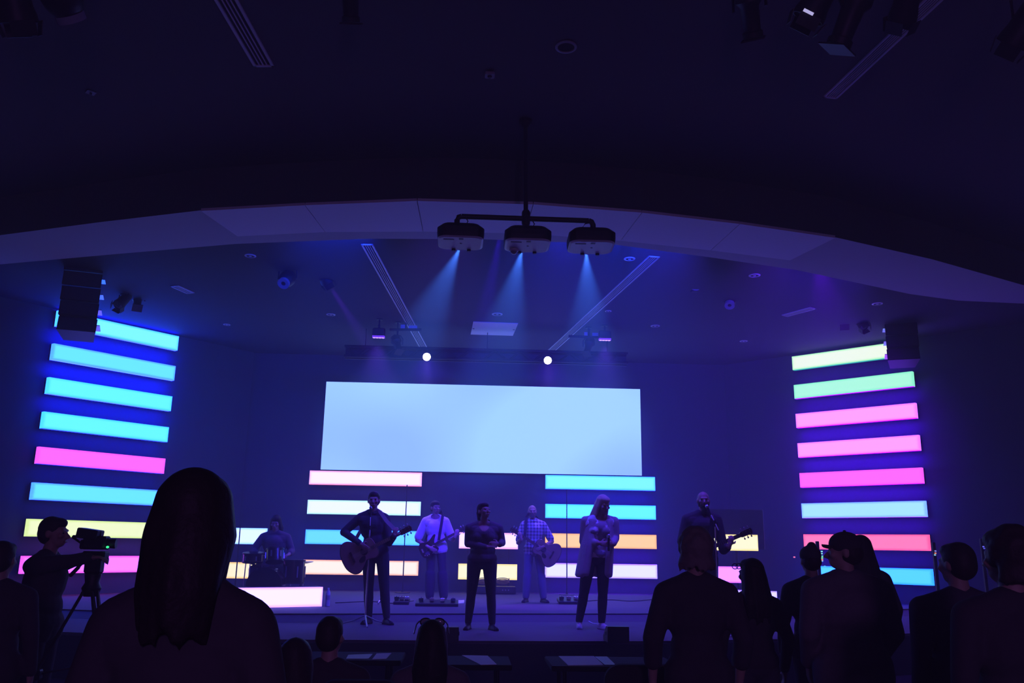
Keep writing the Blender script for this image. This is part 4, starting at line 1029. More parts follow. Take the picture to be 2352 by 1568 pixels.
# back left: bassist in a white tee
r = PZ(1003, 1381, Z2); h = PY(1000, 1151, r.y).z - Z2; s = h / 1.75; l = L_(r, s)
person('person in a white T-shirt playing a dark bass behind the singers', r, 0, h, BAND,
       dict(fa=(-.13, .0), fb=(.12, -.03), ta=-.3, tb=.3, ea=l(958, 1240, .05), wa=l(986, 1257, -.24), eb=l(1040, 1240, -.02), wb=l(1046, 1231, -.27),
            da=(.8, -.05, -.4), na=(0, 1, .1), ca=.4, db=(.3, 0, 1), nb=(0, 1, .1), cb=.75, hy=.5, wide=1.0, hea=(l(999, 1175)[0], 0), che=(l(1000, 1220)[0], 0), pel=(l(1001, 1290)[0], 0)),
       dict(shirt='cloth_white', sleeve='short', trousers='cloth_black', hair='short', hem=.84, baggy=3, sname='tee_shirt', st=.024, neckline=.05), voxel=.008)
gtr('dark bass guitar held by the bassist in white', r, (965, 1268), (1076, 1208), -.175, 'ba', 1.075, .19,
    [(968, 1266, -.14), (972, 1255, .08), (988, 1215, .16), (1006, 1186, .13), (1015, 1174, .02), (1017, 1184, -.12), (1012, 1215, -.16), (1008, 1240, -.17)], strap_m='black', name='bass_guitar')

# front centre: dark haired singer with clasped hands
r = PZ(1103, 1446, Z1); h = PY(1112, 1155, r.y).z - Z1; s = h / 1.75; l = L_(r, s)
person('person with dark tied back hair and a scoop neck top, hands clasped, singing', r, 0, h, BAND,
       dict(fa=(l(1075, 1446)[0], .03), fb=(l(1130, 1446)[0], -.03), ta=-.2, tb=.35, pel=(l(1107, 1310)[0], 0), che=(l(1112, 1225)[0], 0), hea=(l(1112, 1185)[0], -.01), ea=l(1075, 1248, .02), eb=l(1153, 1246, .02),
            wa=l(1116, 1256, -.22), wb=l(1147, 1250, -.22), da=(.9, -.35, .2), na=(0, .5, -.8), ca=.35, db=(-.85, -.4, .1), nb=(.1, .9, -.3), cb=.5, hy=.6, ht=-.18, wide=1.18),
       dict(shirt='cloth_dgrey', trousers='denim_dark', hair='bun', tail=True, bust=True, hem=.86, sname='top', neckline=.125), voxel=.007)
# back right: left handed guitarist in a plaid shirt
r = PZ(1228, 1383, Z2); h = PY(1221, 1160, r.y).z - Z2; s = h / 1.75; l = L_(r, s)
person('person in a plaid short sleeved shirt and jeans playing a left handed guitar', r, 0, h, BAND,
       dict(fa=(-.16, .0), fb=(.16, -.02), ta=-.35, tb=.4, eb=l(1268, 1243, .04), wb=l(1246, 1256, -.27), ea=l(1190, 1246, -.06), wa=l(1197, 1237, -.30),
            db=(-.8, -.05, -.4), nb=(0, 1, .1), cb=.4, da=(-.3, 0, 1), na=(0, 1, .1), ca=.75, hea=(l(1221, 1185)[0], 0), che=(l(1226, 1225)[0], 0), pel=(l(1226, 1300)[0], 0), wide=1.0),
       dict(shirt='plaid', sleeve='short', trousers='denim', hair='thin', hcol='hair_grey', beard=.03, bcol='hair_grey', collar=True, hem=.84, baggy=2), voxel=.008)
gtr('dark acoustic guitar held by the guitarist in plaid, neck pointing left', r, (1282, 1284), (1172, 1213), -.215, 'ac', 1.035, .25,
    [(1278, 1278, -.16), (1268, 1250, .08), (1250, 1212, .16), (1232, 1188, .13), (1214, 1178, .02), (1209, 1188, -.12), (1207, 1215, -.18), (1205, 1233, -.2)], flip=True, strap_m='black')
# front right: blond singer in a long cardigan
r = PZ(1362, 1444, Z1); h = PY(1386, 1139, r.y).z - Z1; s = h / 1.75; l = L_(r, s)
rt, H, B, sh = person('person with long blond hair, open cardigan and white sneakers, looking down', r, 0, h, BAND,
       dict(fa=(l(1332, 1444)[0], .04), fb=(l(1382, 1444)[0], -.04), ta=-.1, tb=.35, pel=(l(1370, 1310)[0], 0), che=(l(1376, 1215)[0], 0), hea=(l(1386, 1175)[0], -.03), ea=l(1340, 1243, .03), eb=l(1413, 1236, -.0),
            wa=l(1376, 1247, -.23), wb=l(1408, 1250, -.20), da=(.85, -.35, -.05), na=(.1, .9, -.3), ca=.6, db=(-.6, -.6, .1), nb=(.3, .9, -.1), cb=.8, hy=.45, ht=.32, wide=1.08),
       dict(shirt='printed', sleeve='none', trousers='denim_dark', shoes='sneaker', hair='long', hcol='hair_blond', hlen=.36, hem=.9, bust=True, sname='tee_shirt', neckline=.07), voxel=.007)
cd = MB()          # open cardigan: back, sides, sleeves and two hanging front panels
def cdB(x, y, z): return B(x, y, z)
for x0, y0 in ((-.165, -.02), (-.168, .02), (-.155, .06), (-.125, .09), (-.09, .11), (-.045, .12), (0, .125), (.045, .12), (.09, .11), (.125, .09), (.155, .06), (.168, .02), (.165, -.02), (-.155, -.055), (.155, -.055), (-.14, -.085), (.145, -.085), (-.12, -.11), (-.095, -.125), (.125, -.115)):
    top_ = B(x0 * .9, y0 * .55 + .0, 1.40); mid = B(x0 * 1.12, y0 * 1.12, 1.08); bot = B(x0 * 1.28 - .035, y0 * 1.25, .70 if y0 > -.1 else .72)
    cd.cap(top_, mid, .042 * s, .044 * s).cap(mid, bot, .044 * s, .042 * s)
for sg, el, wr in ((-1, l(1340, 1243, .03), l(1376, 1247, -.23)), (1, l(1413, 1236, 0), l(1408, 1250, -.2))):
    S = B(sg * .2, .01, 1.41); E_ = Vector(el) * s; Wv = Vector(wr) * s
    cd.cap(B(sg * .08, .03, 1.455), S, .05 * s, .062 * s).cap(S, E_, .068 * s, .060 * s).cap(E_, lerp(E_, Wv, .85), .058 * s, .046 * s)
remesh(cd, 'cardigan', M['cloth_grey'], rt, .009, 10)
Wv = Vector(l(1371, 1246, -.2)) * s
MB().tube([Wv + Vector((.0, .034 * math.cos(a), .034 * math.sin(a))) for a in [math.radians(30 * i) for i in range(13)]], .006).build('bracelet', M['steel'], rt, True)
mp = PY(1398, 1240, r.y - .3)
t = thing('wireless_microphone', 'black wireless microphone held in the blond singer\'s hands', 'microphone', mp)
MB().lathe((0, 0, -.14), [(.016, 0), (.018, .02), (.014, .06), (.017, .17)], 14).build('handle', M['blackm'], t, True)
MB().ell((0, 0, .05), (.025, .025, .03)).build('microphone_grille', M['steel'], t, True)
# right: bearded electric guitarist with his hair tied behind
r = PZ(1614, 1424, Z1); r = Vector((PY(1614, 1300, 11.5).x, 11.5, Z1)); h = PY(1620, 1129, r.y).z - Z1; s = h / 1.75; l = L_(r, s)
person('bearded person in a dark shirt singing with an electric guitar on the right', r, 0, h, BAND,
       dict(fa=(-.14, .02), fb=(.13, -.02), ta=-.3, tb=.3, ea=l(1566, 1243, .02), wa=l(1600, 1268, -.24), eb=l(1662, 1262, -.06), wb=l(1676, 1252, -.3),
            da=(.8, -.05, -.4), na=(0, 1, .1), ca=.4, db=(.3, 0, 1), nb=(0, 1, .1), cb=.75, hea=(l(1618, 1165)[0], -.02), che=(l(1612, 1210)[0], 0), hy=-.15, wide=1.12),
       dict(shirt='cloth_black', sleeve='half', trousers='denim_dark', hair='thin', hcol='hair_grey', beard=.11, bcol='hair_brown', hem=.86), voxel=.007)
gtr('dark electric guitar held by the bearded guitarist on the right', r, (1573, 1283), (1727, 1217), -.175, 'el', .995, .19,
    [(1577, 1281, -.14), (1582, 1262, .08), (1602, 1215, .17), (1622, 1186, .13), (1634, 1176, .02), (1636, 1190, -.13), (1630, 1240, -.17)], strap_m='black', name='electric_guitar')
mb_ = PZ(1652, 1432, Z1); mb_ = Vector((PY(1646, 1300, 11.1).x, 11.1, Z1))
mic_stand('black microphone stand in front of the bearded guitarist', mb_, PY(1640, 1200, mb_.y).z - Z1, PY(1624, 1163, 11.25), True, .3)
# drummer behind the glowing box
r = Vector((PY(628, 1300, 15.3).x, 15.3, Z2)); l = L_(r, 1.0)
dh = PY(628, 1198, 15.3).z - Z2
seat_z = .50
sc_ = 1.0
person('seated drummer in a dark T-shirt with chin length hair behind the glowing box', r, 0, 1.75 * (dh / (seat_z + .10 - .93 + 1.755)) if False else 1.75, BAND,
       dict(seat=seat_z, ea=(-.36, -.06, 1.16), wa=(-.22, -.30, 1.10), eb=(.30, -.04, 1.16), wb=(.30, -.30, 1.10), da=(.5, -.8, -.15), db=(-.3, -.9, -.1), na=(0, 0, -1), nb=(0, 0, -1), ca=.7, cb=.7,
            hea=(0, -.08), che=(0, -.04), ht=.3, wide=1.15, ka=(-.25, -.40, seat_z + .03), kb=(.25, -.40, seat_z + .03)),
       dict(shirt='cloth_dgrey', sleeve='half', trousers='cloth_black', hair='long', hcol='hair_brown', hlen=.15, hspread=1.15), voxel=.009)
t = thing('drum_throne', 'round black drum stool under the drummer', 'stool', r + Vector((0, .03, 0)))
MB().lathe((0, 0, seat_z - .09), [(.15, 0), (.17, .02), (.17, .07), (.14, .09)], 24).build('seat', M['cloth_black'], t, True)
MB().cyl((0, 0, .1), (0, 0, seat_z - .08), .016).build('pole', M['steel'], t)
for k in range(3): a = math.radians(90 + 120 * k); MB().cyl((0, 0, .2), (.24 * math.cos(a), .24 * math.sin(a), .012), .01).build('leg', M['steel'], t)
def drum(name, label, c, rad, dep, axis, stand=True):
    t = thing(name, label, 'drum', c, 0, 'drum kit')
    q = Vector(axis).to_track_quat('Z', 'Y').to_matrix()
    MB().lathe((0, 0, 0), [(rad, -dep / 2), (rad, dep / 2)], 32, q).build('shell', M['sunburst'], t, True)
    MB().lathe((0, 0, 0), [(rad * .985, dep / 2 + .002), (.001, dep / 2 + .003)], 32, q).build('drum_head', M['tv'], t, True)
    for e in (-1, 1): MB().lathe((0, 0, 0), [(rad + .002, e * dep / 2 - .012), (rad + .008, e * dep / 2 - .012), (rad + .008, e * dep / 2 + .012), (rad + .002, e * dep / 2 + .012)], 32, q).build('hoop', M['blackm'], t, True)
    for k in range(6):
        a = math.pi / 3 * k; p = q @ Vector((rad + .008, 0, 0)); d_ = q @ Matrix.Rotation(a, 3, 'Z')
        MB().box(d_ @ Vector((rad + .01, 0, 0)), (.016, .02, dep * .5), d_).build('lug', M['steel'], t)
    if stand:
        for k in range(3):
            a = math.pi * 2 / 3 * k + .5; MB().tube([(rad * .9 * math.cos(a), rad * .9 * math.sin(a), 0), (rad * 1.05 * math.cos(a), rad * 1.05 * math.sin(a), Z2 - c[2] + .01)], .009).build('leg', M['steel'], t)
    return t
bx, by = r.x, r.y
drum('bass_drum', 'large dark bass drum behind the glowing box', (bx + .05, by - .66, Z2 + .29), .28, .36, (0, -1, 0), False)
drum('snare_drum', 'shallow snare drum in front of the drummer\'s right hand', (bx - .27, by - .36, Z2 + .72), .17, .14, (0, -.1, 1))
drum('floor_tom', 'deep floor tom beside the drummer\'s left hand', (bx + .42, by - .36, Z2 + .50), .18, .36, (0, 0, 1))
drum('rack_tom', 'small dark tom mounted above the bass drum', (bx + .14, by - .60, Z2 + .76), .14, .2, (-.1, .3, 1), False)
def cymbal(label, c, rad, tilt):
    t = thing('cymbal_stand', label, 'cymbal', (c[0], c[1], Z2), 0, 'drum kit')
    z = c[2] - Z2
    q = Vector(tilt).to_track_quat('Z', 'Y').to_matrix()
    MB().lathe((0, 0, z), [(rad, 0), (rad * .5, .012), (rad * .2, .018), (rad * .12, .035), (.004, .04)], 32, q).build('cymbal', M['brass'], t, True)
    MB().cyl((0, 0, .25), (0, 0, z + .06), .011).build('pole', M['black'], t)
    for zz in (.42, .62, .50): MB().rbox((0, -.01, zz), (.06, .05, .035), .008).build('clamp', M['black'], t)
    for k in range(3): a = math.radians(30 + 120 * k); MB().cyl((0, 0, .3), (.22 * math.cos(a), .22 * math.sin(a), .012), .01).build('leg', M['black'], t)
cymbal('low hi-hat cymbal on a black stand in front of the sand yellow light bar', (PY(581, 1300, 14.9).x, 14.9, PY(581, 1288, 14.9).z), .16, (.05, 0, 1))
cymbal('cymbal on a stand beside the floor tom', (PY(695, 1300, 15.2).x, 15.2, PY(695, 1292, 15.2).z), .18, (-.1, -.1, 1))

# ------------------------------------------------------------------ stage props
def pole_stand(px, ytop, Y, label):
    p = PY(px, 1300, Y); zt = PY(px, ytop, Y).z
    t = thing('pole_stand', label, 'stand', (p.x, Y, Z2), 0, 'thin poles in front of the bars')
    MB().cyl((0, 0, .02), (0, 0, zt - Z2), .012, .010, 10).build('pole', M['black'], t)
    MB().lathe((0, 0, 0), [(.16, 0), (.16, .012), (.03, .022), (.016, .06)], 20).build('base', M['black'], t, True)
pole_stand(927, 1113, 18.3, 'thin black pole in front of the bars behind the acoustic guitarist')
pole_stand(1302, 1123, 18.3, 'thin black pole in front of the bars left of the blond singer')
pole_stand(544, 1205, 16.5, 'thin black pole in front of the pale cyan bar beside the drummer')
# bottle
p = PZ(752, 1392, Z2)
t = thing('water_bottle', 'clear plastic water bottle standing beside the pink glowing box', 'bottle', p)
MB().lathe((0, 0, 0), [(.03, 0), (.036, .006), (.036, .06), (.033, .08), (.036, .1), (.036, .19), (.03, .225), (.014, .25), (.014, .262)], 18).build('bottle_body', M['bottle'], t, True)
MB().lathe((0, 0, .10), [(.0368, 0), (.0368, .07)], 18).build('bottle_label', M['label_white'], t, True)
MB().cyl((0, 0, .262), (0, 0, .282), .016).build('bottle_cap', M['cloth_white'], t, True)
# wedge monitors at the stage edge
def wedge(px0, px1, yt, yb, z, label, a=0.0):
    p0, p1 = PZ(px0, yb, z), PZ(px1, yb, z); w = (p1 - p0).length; hh = PY((px0 + px1) / 2, yt, p0.y).z - z; c = (p0 + p1) / 2
    t = thing('floor_monitor', label, 'monitor speaker', (c.x, c.y + .16, z), a, 'black monitors at the stage edge')
    poly = [(-.17, 0), (.17, 0), (.17, hh * .25), (-.05, hh), (-.17, hh)]
    mb = MB(); fr_ = Matrix(((0, 1, 0, 0), (1, 0, 0, 0), (0, 0, 1, 0), (0, 0, 0, 1)))
    mb.prism(poly, -w / 2, w / 2, fr_, .008); mb.build('cabinet', M['black'], t)
    n_ = Vector((0, .75 * hh, .22)).normalized(); cc = Vector((0, .06 + .003, hh * .625))
    q = n_.to_track_quat('Z', 'X').to_matrix()
    MB().box(cc, (hh * .8, w * .86, .006), q).build('grille', M['cloth_black'], t)
    for sx in (-1, 1): MB().rbox((sx * (w / 2 + .003), -.02, hh * .55), (.008, .1, .04), .003).build('handle', M['blackm'], t)
wedge(1024, 1053, 1440, 1476, Z1, 'black floor monitor behind the sunglasses on the seated woman\'s head')
wedge(1396, 1445, 1439, 1476, Z1, 'black floor monitor at the stage edge by the blond singer\'s sneakers')
# pedal boards
def pedalboard(px0, px1, y, label):
    a, b = PZ(px0, y, Z2), PZ(px1, y, Z2); c = (a + b) / 2; w = (b - a).length
    t = thing('pedal_board', label, 'pedal board', (c.x, c.y, Z2), 0, 'pedal boards')
    MB().rbox((0, 0, .04), (w, .36, .06), .01, Matrix.Rotation(.12, 3, 'X')).build('board', M['black'], t)
    n_ = max(3, int(w / .16))
    for k in range(n_):
        x = -w / 2 + w * (k + .5) / n_
        pd = MB().rbox((x, -.02, .10), (.075, .12, .05), .008).build('pedal', M[['blackm', 'wood', 'steel', 'cloth_navy'][k % 4]], t)
        MB().cyl((x, -.055, .125), (x, -.055, .14), .012).build('footswitch', M['steel'], pd)
pedalboard(955, 1052, 1391, 'black pedal board at the bassist\'s feet')
pedalboard(1282, 1330, 1386, 'low black pedal board right of the plaid guitarist\'s feet')
pedalboard(905, 940, 1387, 'small pedal board behind the acoustic guitarist\'s left leg')
# instrument stand, cables, tape, cable coils
p = PZ(872, 1388, Z2)
t = thing('guitar_stand', 'folded black instrument stand on the stage left of the acoustic guitarist\'s leg', 'stand', p)
MB().tube([(-.03, 0, .01), (.06, .02, .17), (.13, .04, .29)], .011).build('leg', M['black'], t); MB().tube([(.1, -.1, .01), (.1, .02, .17), (.13, .04, .29)], .011).build('leg', M['black'], t)
MB().tube([(-.02, -.06, .02), (0, 0, .06), (.05, .03, .07)], .014).build('cradle', M['steel'], t)
def cable(pts, z, label, m='cable', rad=.008, name='cable'):
    P_ = [PZ(x, y, z) + Vector((0, 0, rad)) for x, y in pts]; out = []
    for i in range(len(P_) - 1):
        p0, p1, p2, p3 = P_[max(i - 1, 0)], P_[i], P_[i + 1], P_[min(i + 2, len(P_) - 1)]
        for j in range(6):
            u = j / 6; out.append(.5 * ((2 * p1) + (p2 - p0) * u + (2 * p0 - 5 * p1 + 4 * p2 - p3) * u * u + (3 * p1 - p0 - 3 * p2 + p3) * u ** 3))
    out.append(P_[-1])
    return tag(MB().tube(out, rad, 6).build(name, M[m], None, True), label, 'cable', 'cables on stage')
cable([(770, 1385), (850, 1382), (905, 1386), (950, 1380)], Z2, 'black cable running along the stage from the bottle to the bassist\'s pedals')
cable([(1330, 1382), (1400, 1378), (1450, 1381), (1500, 1377)], Z2, 'black cable on the stage behind the blond singer')
cable([(1350, 1426), (1362, 1432), (1372, 1434), (1384, 1438)], Z1, 'pale cable lying between the blond singer\'s sneakers', 'cloth_white', .006)
for (px, py, lb) in ((1112, 1338, 'left'), (1155, 1338, 'right')):
    p = PZ(px, 1362, Z2); p = Vector((PY(px, py, 18.3).x, 18.3, PY(px, py, 18.3).z))
    pts = [Vector((.13 * math.cos(a) * (1 + .1 * math.sin(3 * a)), .02 * math.sin(2 * a), .04 * math.sin(a) + .004 * a)) for a in [i * .35 for i in range(56)]]
    o = MB().tube(pts, .008, 6).build('cable_coil', M['cable_lit'], None, True); o.location = p
    tag(o, 'cable coil tinted yellow by the light bar, on the amplifier ' + ('between the dark haired singer\'s legs' if lb == 'left' else 'right of the dark haired singer\'s legs'), 'cable', 'tinted cable coils')
p = PY(1132, 1346, 18.3)
t = thing('guitar_amplifier', 'low black amplifier under the short yellow bar carrying the cable coils', 'amplifier', (p.x, 18.36, Z2))
zz = PY(1132, 1344, 18.3).z - Z2
MB().rbox((0, 0, zz / 2 - .004), (.95, .34, max(.06, zz - .03)), .012).build('cabinet', M['black'], t)
MB().box((0, -.175, zz / 2), (.86, .01, max(.04, zz - .1))).build('grille', M['cloth_black'], t)
for k in range(3): MB().cyl((.2 + .06 * k, -.18, zz / 2), (.2 + .06 * k, -.195, zz / 2), .012).build('knob', M['steel'], t)
a, b = PZ(1140, 1411, Z1), PZ(1185, 1411, Z1)
tag(MB().box((a + b) / 2 + Vector((0, 0, .012)), ((b - a).length, .05, .024)).build('tape_strip', M['tape']), 'orange strip lying in front of the step by the dark haired singer', 'tape')
a, b = PZ(1040, 1381, Z2), PZ(1068, 1381, Z2)
def sheet(quad, z, label, group, th=.003, m='paper'):
    q = [PZ(x, y, z) for x, y in quad]; c = sum(q, Vector()) / 4
    q = [p - c for p in q]; o = MB().add([p + Vector((0, 0, th)) for p in q] + q, [(3, 2, 1, 0), (4, 5, 6, 7)] + [(i, (i + 1) % 4, 4 + (i + 1) % 4, 4 + i) for i in range(4)]).build('paper_sheet', M[m])
    o.location = c; return tag(o, label, 'paper', group)
sheet(((612, 1422), (680, 1421), (668, 1427), (600, 1426)), Z1 + .001, 'sheet of paper lying on the stage in front of the pink glowing box', 'paper sheets')
sheet(((1038, 1379), (1066, 1378), (1066, 1385), (1040, 1386)), Z2 + .001, 'small pale sheet on the stage beside the pedal board', 'paper sheets')
# tables in front of the first row, papers on them
TZ = .74
def table(px, Y, w, d, label):
    x = PY(px, 1500, Y).x
    t = thing('folding_table', label, 'table', (x, Y, 0), 0, 'black tables below the stage')
    MB().rbox((0, 0, TZ - .018), (w, d, .036), .008).build('tabletop', M['table'], t)
    for sx in (-1, 1):
        for sy in (-1, 1): MB().cyl((sx * (w / 2 - .1), sy * (d / 2 - .08), 0), (sx * (w / 2 - .1), sy * (d / 2 - .08), TZ - .03), .016).build('leg', M['blackm'], t)
    for sx in (-1, 1): MB().cyl((sx * (w / 2 - .1), -d / 2 + .08, .2), (sx * (w / 2 - .1), d / 2 - .08, .2), .012).build('stretcher', M['blackm'], t)
table(812, PZ(850, 1506, TZ).y, .74, .5, 'black table below the stage in front of the short haired seated man')
table(1078, PZ(1100, 1516, TZ).y, .6, .5, 'black table below the stage beside the seated woman with sunglasses')
table(1402, PZ(1345, 1518, TZ).y, .92, .55, 'black table below the stage under the right floor monitor')
sheet(((865, 1501), (899, 1500), (887, 1513), (855, 1514)), TZ, 'white sheet on the table behind the seated man\'s head', 'paper sheets')
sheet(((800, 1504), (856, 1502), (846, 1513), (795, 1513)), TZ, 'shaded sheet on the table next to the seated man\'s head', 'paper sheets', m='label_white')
sheet(((1061, 1505), (1120, 1506), (1141, 1526), (1105, 1527)), TZ, 'white sheet on the table right of the seated woman with sunglasses', 'paper sheets')
sheet(((1283, 1507), (1364, 1507), (1386, 1527), (1305, 1528)), TZ, 'largest white sheet, on the table below the right floor monitor', 'paper sheets')
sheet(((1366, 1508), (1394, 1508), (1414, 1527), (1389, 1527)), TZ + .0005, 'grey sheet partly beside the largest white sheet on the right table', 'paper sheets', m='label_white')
sheet(((1487, 1504), (1520, 1503), (1512, 1511), (1494, 1511)), TZ, 'pale sheet at the right end of the right table', 'paper sheets')
# chairs of the audience
def make_chair(px, Y, rz, label, bh=.92, bw=.46):
    x = PY(px, 1500, Y).x
    t = thing('padded_chair', label, 'chair', (x, Y, 0), rz, 'audience chairs')
    MB().rbox((0, .02, .44), (.46, .46, .07), .025).build('seat', M['chair'], t)
    pts = rrect(bw, bh - .52, .09, 6)
    f_ = Matrix.Translation((0, -.24, .52 + (bh - .52) / 2)) @ Matrix.Rotation(.12, 4, 'X')
    MB().prism(pts, -.025, .025, f_, .01).build('backrest', M['chair'], t, False)
    for sx in (-1, 1):
        MB().cyl((sx * .2, .2, 0), (sx * .2, .2, .42), .014).build('leg', M['blackm'], t); MB().tube([(sx * .2, -.24, 0), (sx * .2, -.2, .42), (sx * .2, -.24, .62)], .014).build('leg', M['blackm'], t)
    return t
make_chair(845, 4.75, 0, 'dark padded chair of the short haired seated man', .90, .42)
make_chair(1022, 4.85, 0, 'dark padded chair of the seated woman with sunglasses', .86, .40)
make_chair(1466, 5.4, 0, 'empty dark padded chair beside the curly haired man', .90, .50)
make_chair(690, 4.15, 0, 'dark padded chair of the seated person at the bottom left', .80)

# ------------------------------------------------------------------ audience (seen from behind)
def aud(px, ytop, Y, label, pose=None, fit=None, rz=math.pi, vox=.012, seat=None):
    p = PY(px, ytop, Y); root = Vector((p.x, Y, 0))
    if seat is None: h = p.z / 1.01
    else: h = 1.75
    P = dict(face=False); P.update(pose or {})
    if seat is not None:
        P['seat'] = seat + (p.z - (seat + .10 - .93 + 1.757)) if False else seat
    return person(label, root, rz, h, AUD, P, fit, vox)
aud(460, 1078, 2.12, 'nearest person, a dark silhouette with long straight hair, seen from behind', dict(wide=.9, ea=(-.235, .02, 1.12), eb=(.235, .02, 1.12), wa=(-.23, -.12, .92), wb=(.23, -.12, .92)),
    dict(shirt='cloth_black', hair='long', hcol='hair_brown', hlen=.25, hspread=.88, hem=.86), vox=.009)
aud(1593, 1214, 4.9, 'person with shaggy grey hair and dark shirt, seen from behind', dict(wide=1.05), dict(shirt='cloth_black', sleeve='half', hair='shaggy', hcol='hair_grey', hem=.84), vox=.010)
aud(1722, 1281, 6.0, 'short person with long hair and glasses, seen from behind beside the shaggy haired man', dict(hy=.5, wide=1.05), dict(shirt='cloth_black', hair='long', hcol='hair_brown', hlen=.36, hspread=1.35, hem=.86), vox=.010)
gx = PY(1697, 1300, 5.95)
t = thing('eyeglasses', 'dark eyeglasses on the short person with long hair', 'glasses', gx)
for sx in (-.0, .055):
    MB().tube([Vector((sx * -.8 + .02 * math.cos(a), .03 * 0 - sx, .018 * math.sin(a))) for a in [math.radians(30 * i) for i in range(13)]], .003, 6).build('rim', M['black'], t, True)
MB().tube([(.02, .0, .008), (.07, -.05, .01), (.12, -.09, .0)], .003, 6).build('temple', M['black'], t, True)
aud(1858, 1251, 6.6, 'person in a dark beanie, seen from behind left of the capped man', dict(wide=1.1), dict(shirt='cloth_black', hair='cap', hat='beanie', hcol='hair_dark', hem=.84))
aud(1934, 1219, 5.2, 'person in a grey jacket and a cap with its brim to the left', dict(hy=1.15, wide=1.22, wa=(-.22, -.14, .95), wb=(.22, -.14, .95)), dict(shirt='cloth_dgrey', hair='cap', hat='cap', hcol='hair_dark', hem=.80, sname='jacket', st=.03), vox=.010)
aud(1972, 1228, 7.15, 'person with long dark hair half hidden behind the capped man', dict(wide=1.05), dict(shirt='cloth_black', hair='long', hcol='hair_dark', hlen=.34, hem=.86))
aud(2190, 1243, 4.5, 'broad person with cropped hair in a dark shirt at the right', dict(wide=1.3, hy=.3), dict(shirt='cloth_navy', hair='short', hcol='hair_dark', hem=.82))
aud(2306, 1212, 3.5, 'person with bushy dark hair at the right edge of the crowd', dict(wide=1.2, hy=.4), dict(shirt='cloth_black', hair='shaggy', hcol='hair_dark', hem=.84))
aud(14, 1240, 5.4, 'person in dark clothes at the left edge beside the camera operator', dict(wide=1.15), dict(shirt='cloth_black', hair='short', hcol='hair_dark', hem=.84))
SE = dict(wa=(-.18, -.34, .98), wb=(.18, -.34, .98), ea=(-.27, -.06, 1.12), eb=(.27, -.06, 1.12), da=(.2, -1, -.2), db=(-.2, -1, -.2), na=(0, 0, -1), nb=(0, 0, -1))
def seated(px, ytop, Y, label, pose, fit):
    p = PY(px, ytop, Y); P = dict(face=False, seat=.47, **SE); P.update(pose)
    hh = 1.75 * p.z / (1.76 + (.47 + .10 - .93))
    return person(label, Vector((p.x, Y, 0)), math.pi, hh, AUD, P, fit, .011)
seated(763, 1415, 4.8, 'seated person with short dark hair at the bottom, left of the sunglasses', dict(hy=-.25, wide=1.1), dict(shirt='cloth_black', sleeve='half', hair='short', hcol='hair_dark'))
rt, H, B, sh = seated(993, 1424, 4.8, 'seated person with long hair and sunglasses pushed up on the head', dict(wide=1.05), dict(shirt='cloth_dgrey', sleeve='half', hair='long', hcol='hair_brown', hlen=.30, hspread=1.1))
sg_ = rt.location + Matrix.Rotation(math.pi, 3, 'Z') @ H(0, -.04, .18)
t = thing('sunglasses', 'sunglasses pushed up on the seated woman\'s hair', 'sunglasses', sg_)
for sx in (-.036, .036):
    MB().ell((sx, .0, .0), (.027, .007, .018), None, 16, 8).build('lens', M['lens'], t, True)
    MB().tube([Vector((sx + .029 * math.cos(a), 0, .020 * math.sin(a))) for a in [math.radians(24 * i) for i in range(16)]], .004, 6).build('rim', M['black'], t, True)
for sx in (-1, 1): MB().tube([(sx * .07, 0, .005), (sx * .084, -.04, -.01), (sx * .092, -.10, -.05)], .004, 6).build('temple', M['steel'], t, True)
seated(682, 1466, 4.1, 'low seated person with rounded hair at the bottom beside the nearest silhouette', dict(wide=1.1), dict(shirt='cloth_black', hair='long', hcol='hair_dark', hlen=.16, hspread=1.1))

# ------------------------------------------------------------------ camera operator and camera
YO = 6.8
p = PY(128, 1190, YO); r = Vector((p.x, YO, 0)); ho = p.z; s = ho / 1.75
def OL(px, py, dy=0.0):
    w = PY(px, py, YO + dy) - r; v = Matrix.Rotation(-math.pi / 2, 3, 'Z') @ w; return tuple(v / s)
person('camera operator in dark clothes seen in profile, reaching for the video camera', r, math.pi / 2, ho, AUD,
       dict(ea=OL(150, 1290, -.2), eb=OL(165, 1288, .18), wa=OL(205, 1281, -.05), wb=OL(212, 1276, .08), da=(.1, -1, .1), db=(-.1, -1, .1), na=(0, 0, -1), nb=(0, 0, -1), ca=.6, cb=.6, face=True, che=(0, .02), hea=(0, -.02), wide=1.15),
       dict(shirt='cloth_black', hair='short', hcol='hair_dark', hem=.84), voxel=.009)
p = PY(222, 1256, YO)
zc_ = p.z
t = thing('camera_tripod', 'tall black camera tripod in front of the camera operator', 'tripod', (p.x, YO, 0))
MB().rbox((0, 0, zc_ - .06), (.17, .10, .06), .012).rbox((0, 0, zc_ - .14), (.12, .11, .12), .02).build('fluid_head', M['black'], t)
MB().lathe((0, 0, zc_ - .36), [(.05, 0), (.07, .06), (.05, .1), (.06, .16)], 18).build('bowl', M['black'], t, True)
